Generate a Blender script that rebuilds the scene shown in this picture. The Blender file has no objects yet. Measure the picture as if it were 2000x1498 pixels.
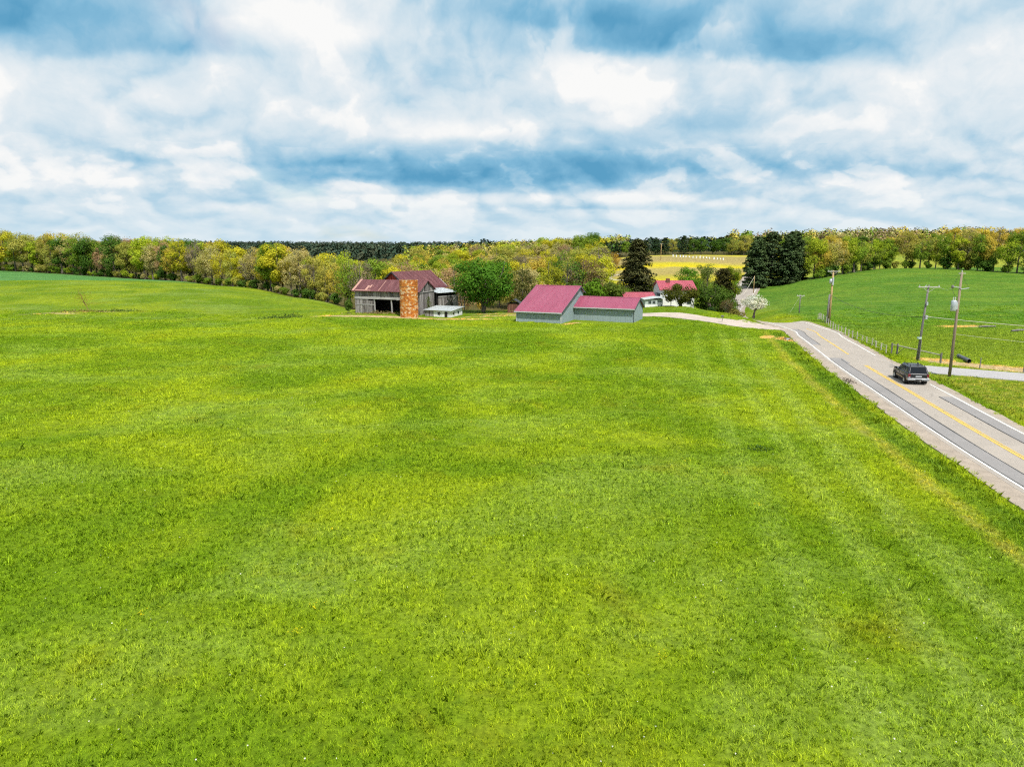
import bpy, math, random
import numpy as np
from mathutils import Vector, Matrix

# ------------------------------------------------------------------ camera, sky, sun, exposure
scene = bpy.context.scene
COL = scene.collection
R = math.radians

CAM_H, PITCH = 14.0, 11.2
cam_data = bpy.data.cameras.new('camera')
cam_data.sensor_width = 36.0
cam_data.lens = 24.98
cam_data.clip_start = 0.1
cam_data.clip_end = 20000.0
cam = bpy.data.objects.new('camera', cam_data)
cam.location = (0, 0, CAM_H)
cam.rotation_euler = (R(90 - PITCH), 0, 0)
COL.objects.link(cam)
scene.camera = cam

SUN_EL = 56.0
SUN_XY = Vector((0.36, -0.93)).normalized()
sun_dir = Vector((SUN_XY.x * math.cos(R(SUN_EL)), SUN_XY.y * math.cos(R(SUN_EL)), math.sin(R(SUN_EL))))
sun_data = bpy.data.lights.new('sun', 'SUN')
sun_data.energy = 4.8
sun_data.angle = R(0.6)
sun_data.color = (1.0, 0.955, 0.87)
sun = bpy.data.objects.new('sun', sun_data)
sun.rotation_euler = sun_dir.to_track_quat('Z', 'Y').to_euler()
sun.location = (0, 0, 60)
COL.objects.link(sun)

scene.view_settings.view_transform = 'Standard'
scene.view_settings.look = 'None'
scene.view_settings.gamma = 1.0
scene.view_settings.exposure = 0.25
scene.view_settings.use_curve_mapping = False
scene.cycles.use_denoising = False
scene.cycles.filter_width = 1.2
scene.cycles.use_adaptive_sampling = True
scene.cycles.adaptive_threshold = 0.03
scene.cycles.adaptive_min_samples = 12
scene.cycles.max_bounces = 5
scene.cycles.diffuse_bounces = 2
scene.cycles.transmission_bounces = 3
scene.cycles.transparent_max_bounces = 6
scene.cycles.sample_clamp_indirect = 4.0


class NT:
    """Small helper to write node trees."""
    def __init__(self, tree):
        self.t = tree
    def n(self, kind, **kw):
        nd = self.t.nodes.new(kind)
        for k, v in kw.items():
            setattr(nd, k, v)
        return nd
    def link(self, a, b):
        self.t.links.new(a, b)
    def set(self, sock, v):
        if isinstance(v, bpy.types.NodeSocket):
            self.t.links.new(v, sock)
        elif v is not None:
            if isinstance(v, (tuple, list)) and len(v) == 3 and sock.type == 'RGBA':
                v = (*v, 1.0)
            sock.default_value = v
    def math(self, op, a, b=None, c=None, clamp=False):
        nd = self.n('ShaderNodeMath', operation=op, use_clamp=clamp)
        self.set(nd.inputs[0], a); self.set(nd.inputs[1], b); self.set(nd.inputs[2], c)
        return nd.outputs[0]
    def vmath(self, op, a, b=None, out=0):
        nd = self.n('ShaderNodeVectorMath', operation=op)
        self.set(nd.inputs[0], a)
        if op == 'SCALE':
            self.set(nd.inputs['Scale'], b)
        else:
            self.set(nd.inputs[1], b)
        return nd.outputs[out]
    def noise(self, vec, scale, detail=4.0, rough=0.55, dist=0.0, color=False, dims='3D'):
        nd = self.n('ShaderNodeTexNoise', noise_dimensions=dims)
        self.set(nd.inputs['Vector'], vec)
        nd.inputs['Scale'].default_value = scale
        nd.inputs['Detail'].default_value = detail
        nd.inputs['Roughness'].default_value = rough
        nd.inputs['Distortion'].default_value = dist
        return nd.outputs['Color' if color else 'Fac']
    def ramp(self, fac, stops, interp='LINEAR'):
        nd = self.n('ShaderNodeValToRGB')
        cr = nd.color_ramp
        cr.interpolation = interp
        while len(cr.elements) < len(stops):
            cr.elements.new(0.5)
        for e, (p, c) in zip(cr.elements, stops):
            e.position = p
            e.color = (*c, 1.0) if len(c) == 3 else c
        self.set(nd.inputs[0], fac)
        return nd.outputs[0]
    def mix(self, fac, a, b, mode='MIX'):
        nd = self.n('ShaderNodeMix', data_type='RGBA', blend_type=mode)
        self.set(nd.inputs[0], fac); self.set(nd.inputs[6], a); self.set(nd.inputs[7], b)
        return nd.outputs[2]
    def smooth(self, v, lo, hi, a=0.0, b=1.0):
        nd = self.n('ShaderNodeMapRange', interpolation_type='SMOOTHSTEP')
        self.set(nd.inputs[0], v)
        for i, q in enumerate((lo, hi, a, b)):
            nd.inputs[i + 1].default_value = q
        return nd.outputs[0]
    def xyz(self, v):
        nd = self.n('ShaderNodeSeparateXYZ'); self.set(nd.inputs[0], v)
        return nd.outputs
    def comb(self, x, y, z=0.0):
        nd = self.n('ShaderNodeCombineXYZ')
        self.set(nd.inputs[0], x); self.set(nd.inputs[1], y); self.set(nd.inputs[2], z)
        return nd.outputs[0]


# ---- the sky: blue gaps from the sky model, a broken deck of cumulus seen in perspective
world = bpy.data.worlds.new('World')
scene.world = world
world.use_nodes = True
wt = world.node_tree
wt.nodes.clear()
W = NT(wt)
sky = W.n('ShaderNodeTexSky', sky_type='NISHITA')
sky.sun_disc = False
sky.sun_elevation = R(SUN_EL)
sky.sun_rotation = math.atan2(SUN_XY.x, SUN_XY.y)
sky.altitude = 300
sky.air_density = 1.0
sky.dust_density = 0.6
tc = W.n('ShaderNodeTexCoord').outputs['Generated']
dx, dy, dz = W.xyz(tc)
zc = W.math('ADD', W.math('MAXIMUM', dz, 0.0), 0.12)
P = W.comb(W.math('DIVIDE', dx, zc), W.math('DIVIDE', dy, zc))          # position on the cloud deck
hl = W.math('SQRT', W.math('ADD', W.math('MULTIPLY', dx, dx), W.math('MULTIPLY', dy, dy)))
sx, sy = W.math('DIVIDE', dx, hl), W.math('DIVIDE', dy, hl)             # compass direction
el = W.math('MULTIPLY', W.math('LOGARITHM', zc, 2.718), -1.0)
LgA = W.vmath('MULTIPLY', W.comb(sx, sy, el), (3.3, 3.3, 1.25))           # big near clouds
LgB = W.vmath('MULTIPLY', W.comb(sx, sy, el), (6.4, 6.4, 2.25))           # smaller far clouds
lowf = W.smooth(dz, 0.075, 0.165, 1.0, 0.0)
warp = W.vmath('SUBTRACT', W.noise(LgA, 1.8, 5, 0.58, color=True), (0.5, 0.5, 0.5))
# cloud masses on the deck: (x, y, rx, ry, weight); positive = thick and shaded underneath, negative = sunlit
MASSES = [(-1.60, 2.30, 0.45, 0.34, 0.60), (-1.30, 2.60, 0.38, 0.16, 0.26),
          (0.62, 2.62, 0.55, 0.26, 0.52), (0.12, 2.42, 0.30, 0.20, 0.36), (1.05, 2.5, .3, .25, .12),
          (-0.45, 4.75, 1.05, 0.75, 0.46), (0.3, 5.15, 0.8, 0.7, 0.34), (-1.1, 4.35, 0.5, 0.25, 0.20),
          (1.15, 4.45, 0.8, 0.45, 0.34), (0.95, 3.55, 0.45, 0.30, 0.22), (2.05, 4.3, 0.6, 0.3, 0.24),
          (-2.15, 4.1, 0.5, 0.22, 0.20), (-1.0, 5.35, 0.9, 0.18, 0.22), (0.75, 6.0, 0.8, 0.2, 0.22),
          (-0.60, 2.45, 0.30, 0.34, -0.36), (-0.30, 3.75, 0.34, 0.26, -0.30), (-1.40, 3.2, 0.75, 0.38, -0.04),
          (0.40, 3.60, 0.32, 0.28, -0.26), (1.6, 2.9, 0.6, 0.6, -0.10), (0.30, 3.1, 0.35, 0.3, -0.18), (-0.9, 5.7, 1.6, 0.35, -0.16), (1.0, 5.6, 1.0, 0.3, -0.16), (-2.6, 4.6, 0.7, 0.3, -0.12)]
mass = None
Pm = W.vmath('ADD', P, W.vmath('SCALE', warp, 0.45))
for mx, my, rx, ry, wgt in MASSES:
    q = W.vmath('MULTIPLY', W.vmath('SUBTRACT', Pm, (mx, my, 0.0)), (1 / rx, 1 / ry, 0.0))
    q = W.vmath('ADD', q, W.vmath('MULTIPLY', W.vmath('MAXIMUM', q, (0.0, 0.0, 0.0)), (0.0, 1.3, 0.0)))      # flat, sharper base
    e = W.math('POWER', 0.3679, W.vmath('DOT_PRODUCT', q, q, 1))
    mass = W.math('MULTIPLY', e, wgt) if mass is None else W.math('MULTIPLY_ADD', e, wgt, mass)


def ridged(vec, scale, detail):
    nd = W.n('ShaderNodeTexNoise', noise_dimensions='3D', noise_type='RIDGED_MULTIFRACTAL', normalize=True)
    W.set(nd.inputs['Vector'], vec)
    nd.inputs['Scale'].default_value = scale
    nd.inputs['Detail'].default_value = detail
    nd.inputs['Roughness'].default_value = 0.5
    nd.inputs['Offset'].default_value = 0.85
    nd.inputs['Gain'].default_value = 1.6
    return nd.outputs['Fac']


def billow(vec, d):
    vec = W.vmath('ADD', vec, W.vmath('SCALE', warp, 0.35))
    n = W.noise(vec, 1.25, 2 + 5 * d, 0.54)
    return W.math('MULTIPLY_ADD', ridged(vec, 1.5, 2 + 2 * d), -0.30, n)


def mixf(f, a, b):
    return W.math('ADD', W.math('MULTIPLY', b, f), W.math('MULTIPLY', a, W.math('SUBTRACT', 1.0, f)))


def mixv(f, a, b):
    nd = W.n('ShaderNodeMix', data_type='VECTOR'); W.set(nd.inputs[0], W.math('GREATER_THAN', f, 0.5)); W.set(nd.inputs[4], a); W.set(nd.inputs[5], b)
    return nd.outputs[1]


n1 = mixf(lowf, billow(LgA, 1), billow(LgB, 1))
n1u = mixf(lowf, billow(W.vmath('ADD', LgA, (0.04, 0.0, -0.11)), 0.35), billow(W.vmath('ADD', LgB, (0.04, 0.0, -0.13)), 0.35))   # a little higher in the sky
relief = W.math('SUBTRACT', n1, n1u)
nl = W.noise(W.vmath('ADD', LgA, (3.1, 8.7, 1.0)), 0.5, 2, 0.5)
relief = W.math('MINIMUM', W.math('MAXIMUM', relief, -0.16), 0.16)
val = W.math('MULTIPLY_ADD', relief, 0.95, 0.79)
val = W.math('MULTIPLY_ADD', W.math('SUBTRACT', n1, 0.42), 0.34, val)
val = W.math('MULTIPLY_ADD', W.math('SUBTRACT', nl, 0.5), 0.22, val)
puff = W.smooth(W.math('MULTIPLY_ADD', relief, 0.9, n1), 0.38, 0.47, -0.055, 0.055)                # crisp sunlit heads
fineb = W.noise(W.vmath('ADD', mixv(lowf, LgA, LgB), W.vmath('SCALE', warp, 0.5)), 5.5, 5, 0.63)
val = W.math('MULTIPLY_ADD', W.math('SUBTRACT', fineb, 0.5), 0.36, val)
val = W.math('ADD', val, puff)
val = W.math('SUBTRACT', val, mass)
cloud = W.ramp(val, [(0.0, (0.11, 0.36, 0.58)), (0.26, (0.23, 0.50, 0.71)), (0.50, (0.45, 0.66, 0.81)),
                     (0.68, (0.68, 0.80, 0.88)), (0.86, (0.86, 0.905, 0.935)), (1.04, (0.99, 0.99, 0.98))])
hz = W.smooth(dz, 0.0, 0.085, 0.62, 0.0)
cloud = W.mix(hz, cloud, (0.66, 0.81, 0.90))
gap = W.noise(W.vmath('ADD', LgA, (1.7, 5.2, 0.0)), 0.9, 4, 0.58)
cover = W.smooth(gap, 0.30, 0.40, 0.5, 1.0)
bg1 = W.n('ShaderNodeBackground'); W.link(sky.outputs[0], bg1.inputs[0]); bg1.inputs[1].default_value = 0.10
bg2 = W.n('ShaderNodeBackground'); W.link(cloud, bg2.inputs[0]); bg2.inputs[1].default_value = 0.81
mx_ = W.n('ShaderNodeMixShader')
W.link(cover, mx_.inputs[0]); W.link(bg1.outputs[0], mx_.inputs[1]); W.link(bg2.outputs[0], mx_.inputs[2])
wo = W.n('ShaderNodeOutputWorld')
W.link(mx_.outputs[0], wo.inputs[0])

# ------------------------------------------------------------------ mesh and object helpers
rng = np.random.default_rng(20240511)
rnd = random.Random(77)


def new_mesh(name, V, F, mat=None, smooth=False):
    me = bpy.data.meshes.new(name)
    me.from_pydata([tuple(v) for v in V], [], [tuple(f) for f in F])
    if mat:
        me.materials.append(mat)
    if smooth:
        me.polygons.foreach_set('use_smooth', np.ones(len(me.polygons), bool))
    me.update()
    return me


def quads_mesh(name, V, nq, mat=None, n=4):
    """V is (nq*n, 3): independent n-gons."""
    me = bpy.data.meshes.new(name)
    me.vertices.add(len(V)); me.vertices.foreach_set('co', np.asarray(V, np.float32).ravel())
    me.loops.add(nq * n); me.loops.foreach_set('vertex_index', np.arange(nq * n, dtype=np.int32))
    me.polygons.add(nq)
    me.polygons.foreach_set('loop_start', np.arange(0, nq * n, n, dtype=np.int32))
    me.polygons.foreach_set('loop_total', np.full(nq, n, np.int32))
    if mat:
        me.materials.append(mat)
    me.update(calc_edges=True)
    return me


def obj(name, me, parent=None, loc=None, rot=None):
    o = bpy.data.objects.new(name, me)
    COL.objects.link(o)
    if parent:
        o.parent = parent
    if loc is not None:
        o.location = loc
    if rot is not None:
        o.rotation_euler = rot
    return o


def tag(o, label=None, cat=None, group=None, kind=None):
    if label: o['label'] = label
    if cat: o['category'] = cat
    if group: o['group'] = group
    if kind: o['kind'] = kind
    return o


def thing(name, label, cat, loc=(0, 0, 0), rz=0.0, group=None):
    o = obj(name, None, None, loc, (0, 0, rz))
    o.empty_display_size = 0.2
    return tag(o, label, cat, group)


class MB:
    """Collects faces; build() links them as one mesh object."""
    def __init__(self):
        self.V, self.F = [], []
    def add(self, V, F):
        b = len(self.V)
        self.V += [tuple(v) for v in V]
        self.F += [tuple(i + b for i in f) for f in F]
        return self
    def box(self, x0, x1, y0, y1, z0, z1):
        V = [(x, y, z) for z in (z0, z1) for y in (y0, y1) for x in (x0, x1)]
        return self.add(V, [(0, 2, 3, 1), (4, 5, 7, 6), (0, 1, 5, 4), (2, 6, 7, 3), (0, 4, 6, 2), (1, 3, 7, 5)])
    def hexa(self, pts):                       # 8 points: bottom ring of four, top ring of four
        return self.add(pts, [(3, 2, 1, 0), (4, 5, 6, 7), (0, 1, 5, 4), (1, 2, 6, 5), (2, 3, 7, 6), (3, 0, 4, 7)])
    def slab(self, a, b, c, d, t):             # a quad thickened along its normal by t
        a, b, c, d = (Vector(p) for p in (a, b, c, d))
        n = (b - a).cross(d - a).normalized() * t
        return self.hexa([p for p in (a, b, c, d)] + [p + n for p in (a, b, c, d)])
    def prism(self, prof, x0, x1):             # profile in (y, z), extruded along x
        n = len(prof)
        V = [(x0, y, z) for y, z in prof] + [(x1, y, z) for y, z in prof]
        F = [tuple(range(n - 1, -1, -1)), tuple(range(n, 2 * n))]
        F += [(i, (i + 1) % n, (i + 1) % n + n, i + n) for i in range(n)]
        return self.add(V, F)
    def tube(self, pts, rad, sides=6, cap=True):
        pts = [Vector(p) for p in pts]
        V, F = [], []
        for i, p in enumerate(pts):
            d = (pts[min(i + 1, len(pts) - 1)] - pts[max(i - 1, 0)])
            d = d.normalized() if d.length > 1e-9 else Vector((0, 0, 1))
            a = d.cross(Vector((0.31, 0.95, 0.05)))
            if a.length < 1e-3:
                a = d.cross(Vector((1, 0, 0)))
            a.normalize(); b = d.cross(a)
            r = rad[i] if isinstance(rad, (list, tuple)) else rad
            for k in range(sides):
                t = 2 * math.pi * k / sides
                V.append(p + a * (math.cos(t) * r) + b * (math.sin(t) * r))
        for i in range(len(pts) - 1):
            for k in range(sides):
                k2 = (k + 1) % sides
                F.append((i * sides + k, i * sides + k2, (i + 1) * sides + k2, (i + 1) * sides + k))
        if cap:
            F.append(tuple(range(sides - 1, -1, -1)))
            F.append(tuple((len(pts) - 1) * sides + k for k in range(sides)))
        return self.add(V, F)
    def lathe(self, prof, n=24, axis='Z', c=(0, 0, 0)):   # profile (r, h)
        V, F = [], []
        m = len(prof)
        for k in range(n):
            t = 2 * math.pi * k / n
            for r, h in prof:
                if axis == 'Z': v = (r * math.cos(t), r * math.sin(t), h)
                elif axis == 'Y': v = (r * math.cos(t), h, r * math.sin(t))
                else: v = (h, r * math.cos(t), r * math.sin(t))
                V.append((v[0] + c[0], v[1] + c[1], v[2] + c[2]))
        for k in range(n):
            k2 = (k + 1) % n
            for j in range(m - 1):
                F.append((k * m + j, k2 * m + j, k2 * m + j + 1, k * m + j + 1))
        return self.add(V, F)
    def mesh(self, name, mat, smooth=False):
        me = new_mesh(name, self.V, self.F, mat, smooth)
        return me
    def build(self, name, mat, parent=None, smooth=False, bevel=0.0, kind=None, label=None):
        o = obj(name, self.mesh(name, mat, smooth), parent)
        if bevel:
            m = o.modifiers.new('bevel', 'BEVEL'); m.width = bevel; m.segments = 2; m.limit_method = 'ANGLE'
        if kind: o['kind'] = kind
        if label: o['label'] = label
        return o


# ------------------------------------------------------------------ materials
MATS = {}


def mat_new(name):
    m = bpy.data.materials.new(name)
    m.use_nodes = True
    m.node_tree.nodes.clear()
    T = NT(m.node_tree)
    out = T.n('ShaderNodeOutputMaterial')
    return m, T, out


def principled(T, out, color, rough=0.7, metal=0.0, spec=0.3, normal=None):
    b = T.n('ShaderNodeBsdfPrincipled')
    T.set(b.inputs['Base Color'], color)
    T.set(b.inputs['Roughness'], rough)
    T.set(b.inputs['Metallic'], metal)
    b.inputs['Specular IOR Level'].default_value = spec
    if normal is not None:
        T.link(normal, b.inputs['Normal'])
    T.link(b.outputs[0], out.inputs[0])
    return b


def simple(name, color, rough=0.7, metal=0.0, spec=0.3, var=0.15, scale=3.0):
    """Plain colour broken by soft noise and a little wear."""
    if name in MATS: return MATS[name]
    m, T, out = mat_new(name)
    co = T.n('ShaderNodeTexCoord').outputs['Object']
    n = T.noise(co, scale, 6, 0.6)
    lo = tuple(c * (1 - var) for c in color); hi = tuple(min(c * (1 + var), 1) for c in color)
    c = T.ramp(n, [(0.3, lo), (0.7, hi)])
    principled(T, out, c, rough, metal, spec)
    MATS[name] = m
    return m


def streaked(name, stops, rough=0.8, spec=0.2, streak=(6.0, 6.0, 0.5), metal=0.0, island=0.0, blotch=None):
    """Weathered sheet or board: vertical streaks, pieces of uneven tone, optional blotches (colour, threshold, scale)."""
    if name in MATS: return MATS[name]
    m, T, out = mat_new(name)
    co = T.n('ShaderNodeTexCoord').outputs['Object']
    mp = T.vmath('MULTIPLY', co, streak)
    n = T.noise(mp, 1.0, 6, 0.65)
    if island:
        ri = T.n('ShaderNodeNewGeometry').outputs['Random Per Island']
        n = T.math('MULTIPLY_ADD', T.math('SUBTRACT', ri, 0.5), island, n)
    c = T.ramp(n, stops)
    if blotch:
        bc, th, sc = blotch
        bn = T.noise(T.vmath('ADD', co, (4.1, 2.2, 9.3)), sc, 5, 0.6)
        c = T.mix(T.smooth(bn, th, th + 0.06), c, bc)
    principled(T, out, c, rough, metal, spec)
    MATS[name] = m
    return m

# ------------------------------------------------------------------ terrain
# surveyed heights (x, y, z): a level hay field, a wooded valley behind the farm, a pasture hill on the right
CTRL = [(-235, 330, 1.1), (-178, 300, 0.2), (-123, 260, 0.3), (-84, 225, 0.2), (-54.5, 190, -0.7), (-36, 158, -0.6),
        (-262, 380, 1.5), (-215, 352, 0.6), (-160, 318, -1.0), (-110, 285, -2.5), (-75, 255, -5), (-45, 225, -7), (-28, 190, -6.5),
        (-300, 330, 1.5), (-330, 250, 0.5), (-240, 240, 1.2), (-170, 230, 1.6), (-120, 200, 1.5), (-75, 180, 0.8),
        (-160, 160, 0.2), (-100, 150, -0.2), (-60, 145, -0.5), (-45, 138, -0.4),
        (-230, 160, 0.0), (-25, 150, 0), (-10, 150, 0), (5, 150, -0.2), (-15, 163, -1.2), (12, 146, -0.2), (25, 146, -0.1),
        (-10, 182, -6), (15, 175, -3), (30, 185, -3.2), (45, 185, -2.2), (-10, 220, -10), (20, 220, -8), (45, 225, -6),
        (-20, 300, -8), (20, 270, -7.5), (-100, 330, -11), (-60, 290, -11), (-150, 420, -10), (0, 420, -3), (30, 360, -2), (-60, 380, -9),
        (54, 300, -1.9), (86, 300, -1.9), (71, 400, 6.6), (113, 400, 6.6), (64, 350, 2.3), (98, 350, 2.3), (50, 262, -5), (70, 262, -3.5),
        (38, 160, -0.4), (48.4, 127, -0.1), (48, 131, -0.9), (47.8, 136, -1.8), (47.5, 145, -3.1), (49, 160, -3.9), (53, 175, -3.9), (57.5, 190, -3.4), (44, 127, 0.2), (46, 124.5, 0.05), (43, 130.5, 0.35), (41, 134, 0.4), (66, 208, -3.0), (79, 242, -0.6), (43, 138, 0.2), (41, 147, -0.1), (52.5, 131, -0.4), (53.5, 145, -1.4), (56, 160, -1.8), (62, 175, -1.2), (101, 300, -0.3), (125, 360, 1.2),
        (60, 140, -0.5), (66, 150, -0.4), (75, 175, 0.4), (94, 220, 3.0), (133, 250, 5.1), (150, 235, 4.8), (157, 220, 3.9), (85, 232, -0.3),
        (110, 235, 3.7), (120, 190, 2.9), (150, 180, 2.4), (90, 170, 1.0), (200, 200, 3.0), (110, 140, 0.9), (80, 118, 0.1), (150, 130, 0.6), (60, 110, -0.2),
        (150, 275, 4.8), (190, 260, 4.6), (130, 300, 3.2), (180, 330, 5.3), (240, 300, 5.0), (200, 400, 7.4), (160, 400, 6.6), (280, 400, 8.5), (240, 450, 9), (150, 460, 6.5),
        (-20, 500, 0), (60, 520, 3), (-200, 520, -9), (100, 480, 6), (300, 560, 9), (-330, 450, 0), (-420, 380, 1)]
for gx in (-300, -220, -150, -100, -60, -30, 0, 20, 40, 60, 90, 150, 250):
    for gy in (-120, -40, 20, 60, 95):
        CTRL.append((gx, gy, 0.0))
for gx in (-40, -15, 0, 15, 30, 44):
    CTRL.append((gx, 122, 0.0)); CTRL.append((gx, 136, 0.0))
for gx in (-120, -80, 45, 52):
    CTRL.append((gx, 122, 0.0))
for k in range(14):
    a = 2 * math.pi * k / 14
    CTRL.append((900 * math.cos(a), 300 + 900 * math.sin(a), -5.0 if math.sin(a) > -0.2 else 0.0))
    CTRL.append((2600 * math.cos(a), 300 + 2600 * math.sin(a), -4.0))
CTRL = np.array(CTRL, float)
_c2 = 20.0
_d = np.sqrt(((CTRL[:, None, :2] - CTRL[None, :, :2]) ** 2).sum(-1) + _c2)
_A = np.zeros((len(CTRL) + 1,) * 2)
_A[:-1, :-1] = _d + np.eye(len(CTRL)) * 0.02
_A[:-1, -1] = 1; _A[-1, :-1] = 1
_w = np.linalg.solve(_A, np.append(CTRL[:, 2], 0.0))


def G(x, y):
    """Ground height."""
    x = np.atleast_1d(np.asarray(x, float)); y = np.atleast_1d(np.asarray(y, float))
    sh = x.shape
    x, y = x.ravel(), y.ravel()
    z = np.empty_like(x)
    for s in range(0, len(x), 20000):
        e = slice(s, s + 20000)
        d = np.sqrt((x[e, None] - CTRL[None, :, 0]) ** 2 + (y[e, None] - CTRL[None, :, 1]) ** 2 + _c2)
        z[e] = d @ _w[:-1] + _w[-1]
    far = np.clip((np.hypot(x, y) - 2300) / 800, 0, 1)
    z = z * (1 - far) - 4.0 * far
    z += 17 * np.exp(-((x - 520) / 230) ** 2 - ((y - 1330) / 160) ** 2)           # far wooded ridge
    z += 5 * np.exp(-((x - 60) / 900) ** 2 - ((y - 1900) / 300) ** 2)
    z += 6 * np.exp(-((x + 900) / 700) ** 2 - ((y - 1700) / 300) ** 2)
    near = np.exp(-(np.maximum(np.hypot(x, y - 60) - 60, 0) / 160) ** 2)
    z += near * (0.05 * np.sin(x * 0.21 + 1.3 * np.sin(y * 0.06)) + 0.05 * np.sin(y * 0.17 + 2.0 + np.sin(x * 0.05)))
    return z.reshape(sh)


def gz(x, y):
    return float(G(x, y)[0])


def spaced(a, b, step, lo, hi, grow):
    v = list(np.arange(a, b + 1e-6, step))
    s = step
    while v[-1] < hi:
        s *= grow; v.append(v[-1] + s)
    s = step
    while v[0] > lo:
        s *= grow; v.insert(0, v[0] - s)
    return np.array(v)


def grid_mesh(name, xs, ys, mat, keep=None, lift=0.0):
    Xg, Yg = np.meshgrid(xs, ys)
    Z = G(Xg, Yg) + lift
    nx, ny = len(xs), len(ys)
    V = np.stack([Xg, Yg, Z], -1).reshape(-1, 3)
    i = np.arange((ny - 1) * (nx - 1)); r, c = i // (nx - 1), i % (nx - 1)
    F = np.stack([r * nx + c, r * nx + c + 1, (r + 1) * nx + c + 1, (r + 1) * nx + c], 1)
    if keep is not None:
        cx = V[F].mean(1)
        F = F[keep(cx[:, 0], cx[:, 1])]
        used, inv = np.unique(F, return_inverse=True)
        V = V[used]; F = inv.reshape(-1, 4)
    me = bpy.data.meshes.new(name)
    me.vertices.add(len(V)); me.vertices.foreach_set('co', V.astype(np.float32).ravel())
    me.loops.add(F.size); me.loops.foreach_set('vertex_index', F.astype(np.int32).ravel())
    me.polygons.add(len(F))
    me.polygons.foreach_set('loop_start', np.arange(0, F.size, 4, dtype=np.int32))
    me.polygons.foreach_set('loop_total', np.full(len(F), 4, np.int32))
    me.polygons.foreach_set('use_smooth', np.ones(len(F), bool))
    if mat: me.materials.append(mat)
    me.update(calc_edges=True)
    return me


# ---- the colour of the grass, one node group shared by the ground and the blades
RA, RB, RC = 26.80, 0.1287, 0.000555            # near centre line of the road: x = RA + RB*y + RC*y^2


def ellipse(T, px, py, cx, cy, rx, ry, ang, soft, wob):
    ca, sa = math.cos(ang), math.sin(ang)
    ux = T.math('SUBTRACT', px, cx); uy = T.math('SUBTRACT', py, cy)
    a = T.math('DIVIDE', T.math('ADD', T.math('MULTIPLY', ux, ca), T.math('MULTIPLY', uy, sa)), rx)
    b = T.math('DIVIDE', T.math('SUBTRACT', T.math('MULTIPLY', uy, ca), T.math('MULTIPLY', ux, sa)), ry)
    r = T.math('SQRT', T.math('ADD', T.math('MULTIPLY', a, a), T.math('MULTIPLY', b, b)))
    r = T.math('ADD', r, wob)
    return T.smooth(r, 1.0 + soft, 1.0 - soft)


def half(T, px, py, ax, ay, bx, by):
    """Signed distance to the line a-b, positive on its left."""
    L = math.hypot(bx - ax, by - ay)
    nx, ny = -(by - ay) / L, (bx - ax) / L
    return T.math('ADD', T.math('MULTIPLY', T.math('SUBTRACT', px, ax), nx), T.math('MULTIPLY', T.math('SUBTRACT', py, ay), ny))


gg = bpy.data.node_groups.new('field_colour', 'ShaderNodeTree')
gg.interface.new_socket('Color', in_out='OUTPUT', socket_type='NodeSocketColor')
gg.interface.new_socket('Bare', in_out='OUTPUT', socket_type='NodeSocketFloat')
T = NT(gg)
pos = T.n('ShaderNodeNewGeometry').outputs['Position']
px, py, _pz = T.xyz(pos)
p2 = T.comb(px, py, 0.0)
nA = T.noise(p2, 0.055, 5, 0.55, 0.6)
nB = T.noise(T.vmath('ADD', p2, (31.0, 17.0, 0)), 0.16, 5, 0.6, 0.4)
nC = T.noise(T.vmath('ADD', p2, (5.0, 77.0, 0)), 0.70, 6, 0.68)
nS = T.noise(T.vmath('MULTIPLY', T.vmath('ADD', p2, (0, 40.0, 0)), (0.55, 1.0, 1)), 0.10, 4, 0.6, 0.5)
lush = (0.118, 0.200, 0.009)
lime = (0.208, 0.276, 0.014)
blue = (0.185, 0.270, 0.050)
olive = (0.175, 0.170, 0.012)
straw = (0.36, 0.30, 0.10)
col = T.mix(T.smooth(nA, 0.38, 0.64), lush, lime)
col = T.mix(T.math('MULTIPLY', T.smooth(nS, 0.46, 0.70), 0.70), col, blue)
col = T.mix(T.math('MULTIPLY', T.smooth(nB, 0.55, 0.74), 0.42), col, olive)
col = T.mix(T.math('MULTIPLY', T.smooth(nC, 0.60, 0.78), 0.55), col, (0.24, 0.31, 0.03))
col = T.mix(T.math('MULTIPLY', T.smooth(nC, 0.44, 0.26), 0.55), col, (0.055, 0.125, 0.010))
# the strips that follow the road: tracks, mown verge, weeds at the pavement
rd = T.math('SUBTRACT', px, T.math('MULTIPLY_ADD', T.math('MULTIPLY', py, py), RC, T.math('MULTIPLY_ADD', py, RB, RA)))
rd = T.math('MULTIPLY', rd, 0.975)
rdw = T.math('MULTIPLY_ADD', T.math('SUBTRACT', nB, 0.5), 1.6, rd)
nearside = T.smooth(py, 118.0, 108.0)


def band(d, c, w, soft):
    return T.smooth(T.math('ABSOLUTE', T.math('SUBTRACT', d, c)), w + soft, max(w - soft, 0.0))


patchy = T.smooth(nC, 0.30, 0.62, 0.25, 1.0)
for c_, w_, s_, colr, amt in ((-7.9, 0.45, 0.5, straw, 0.46), (-11.6, 0.7, 0.6, (0.24, 0.32, 0.09), 0.45), (-14.6, 0.7, 0.6, (0.23, 0.32, 0.07), 0.42),
                              (-18.2, 0.9, 0.8, (0.21, 0.31, 0.06), 0.35), (-6.4, 0.8, 0.35, (0.075, 0.155, 0.016), 0.7)):
    f = T.math('MULTIPLY', T.math('MULTIPLY', band(rdw, c_, w_, s_), patchy), nearside)
    col = T.mix(T.math('MULTIPLY', f, amt), col, colr)
swath = T.math('SINE', T.math('MULTIPLY_ADD', nA, 3.0, T.math('MULTIPLY', rdw, 1.7)))
swath = T.math('MULTIPLY', T.smooth(swath, 0.1, 0.9), T.math('MULTIPLY', T.smooth(rd, -34.0, -14.0), T.smooth(rd, -7.0, -9.0)))
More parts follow.
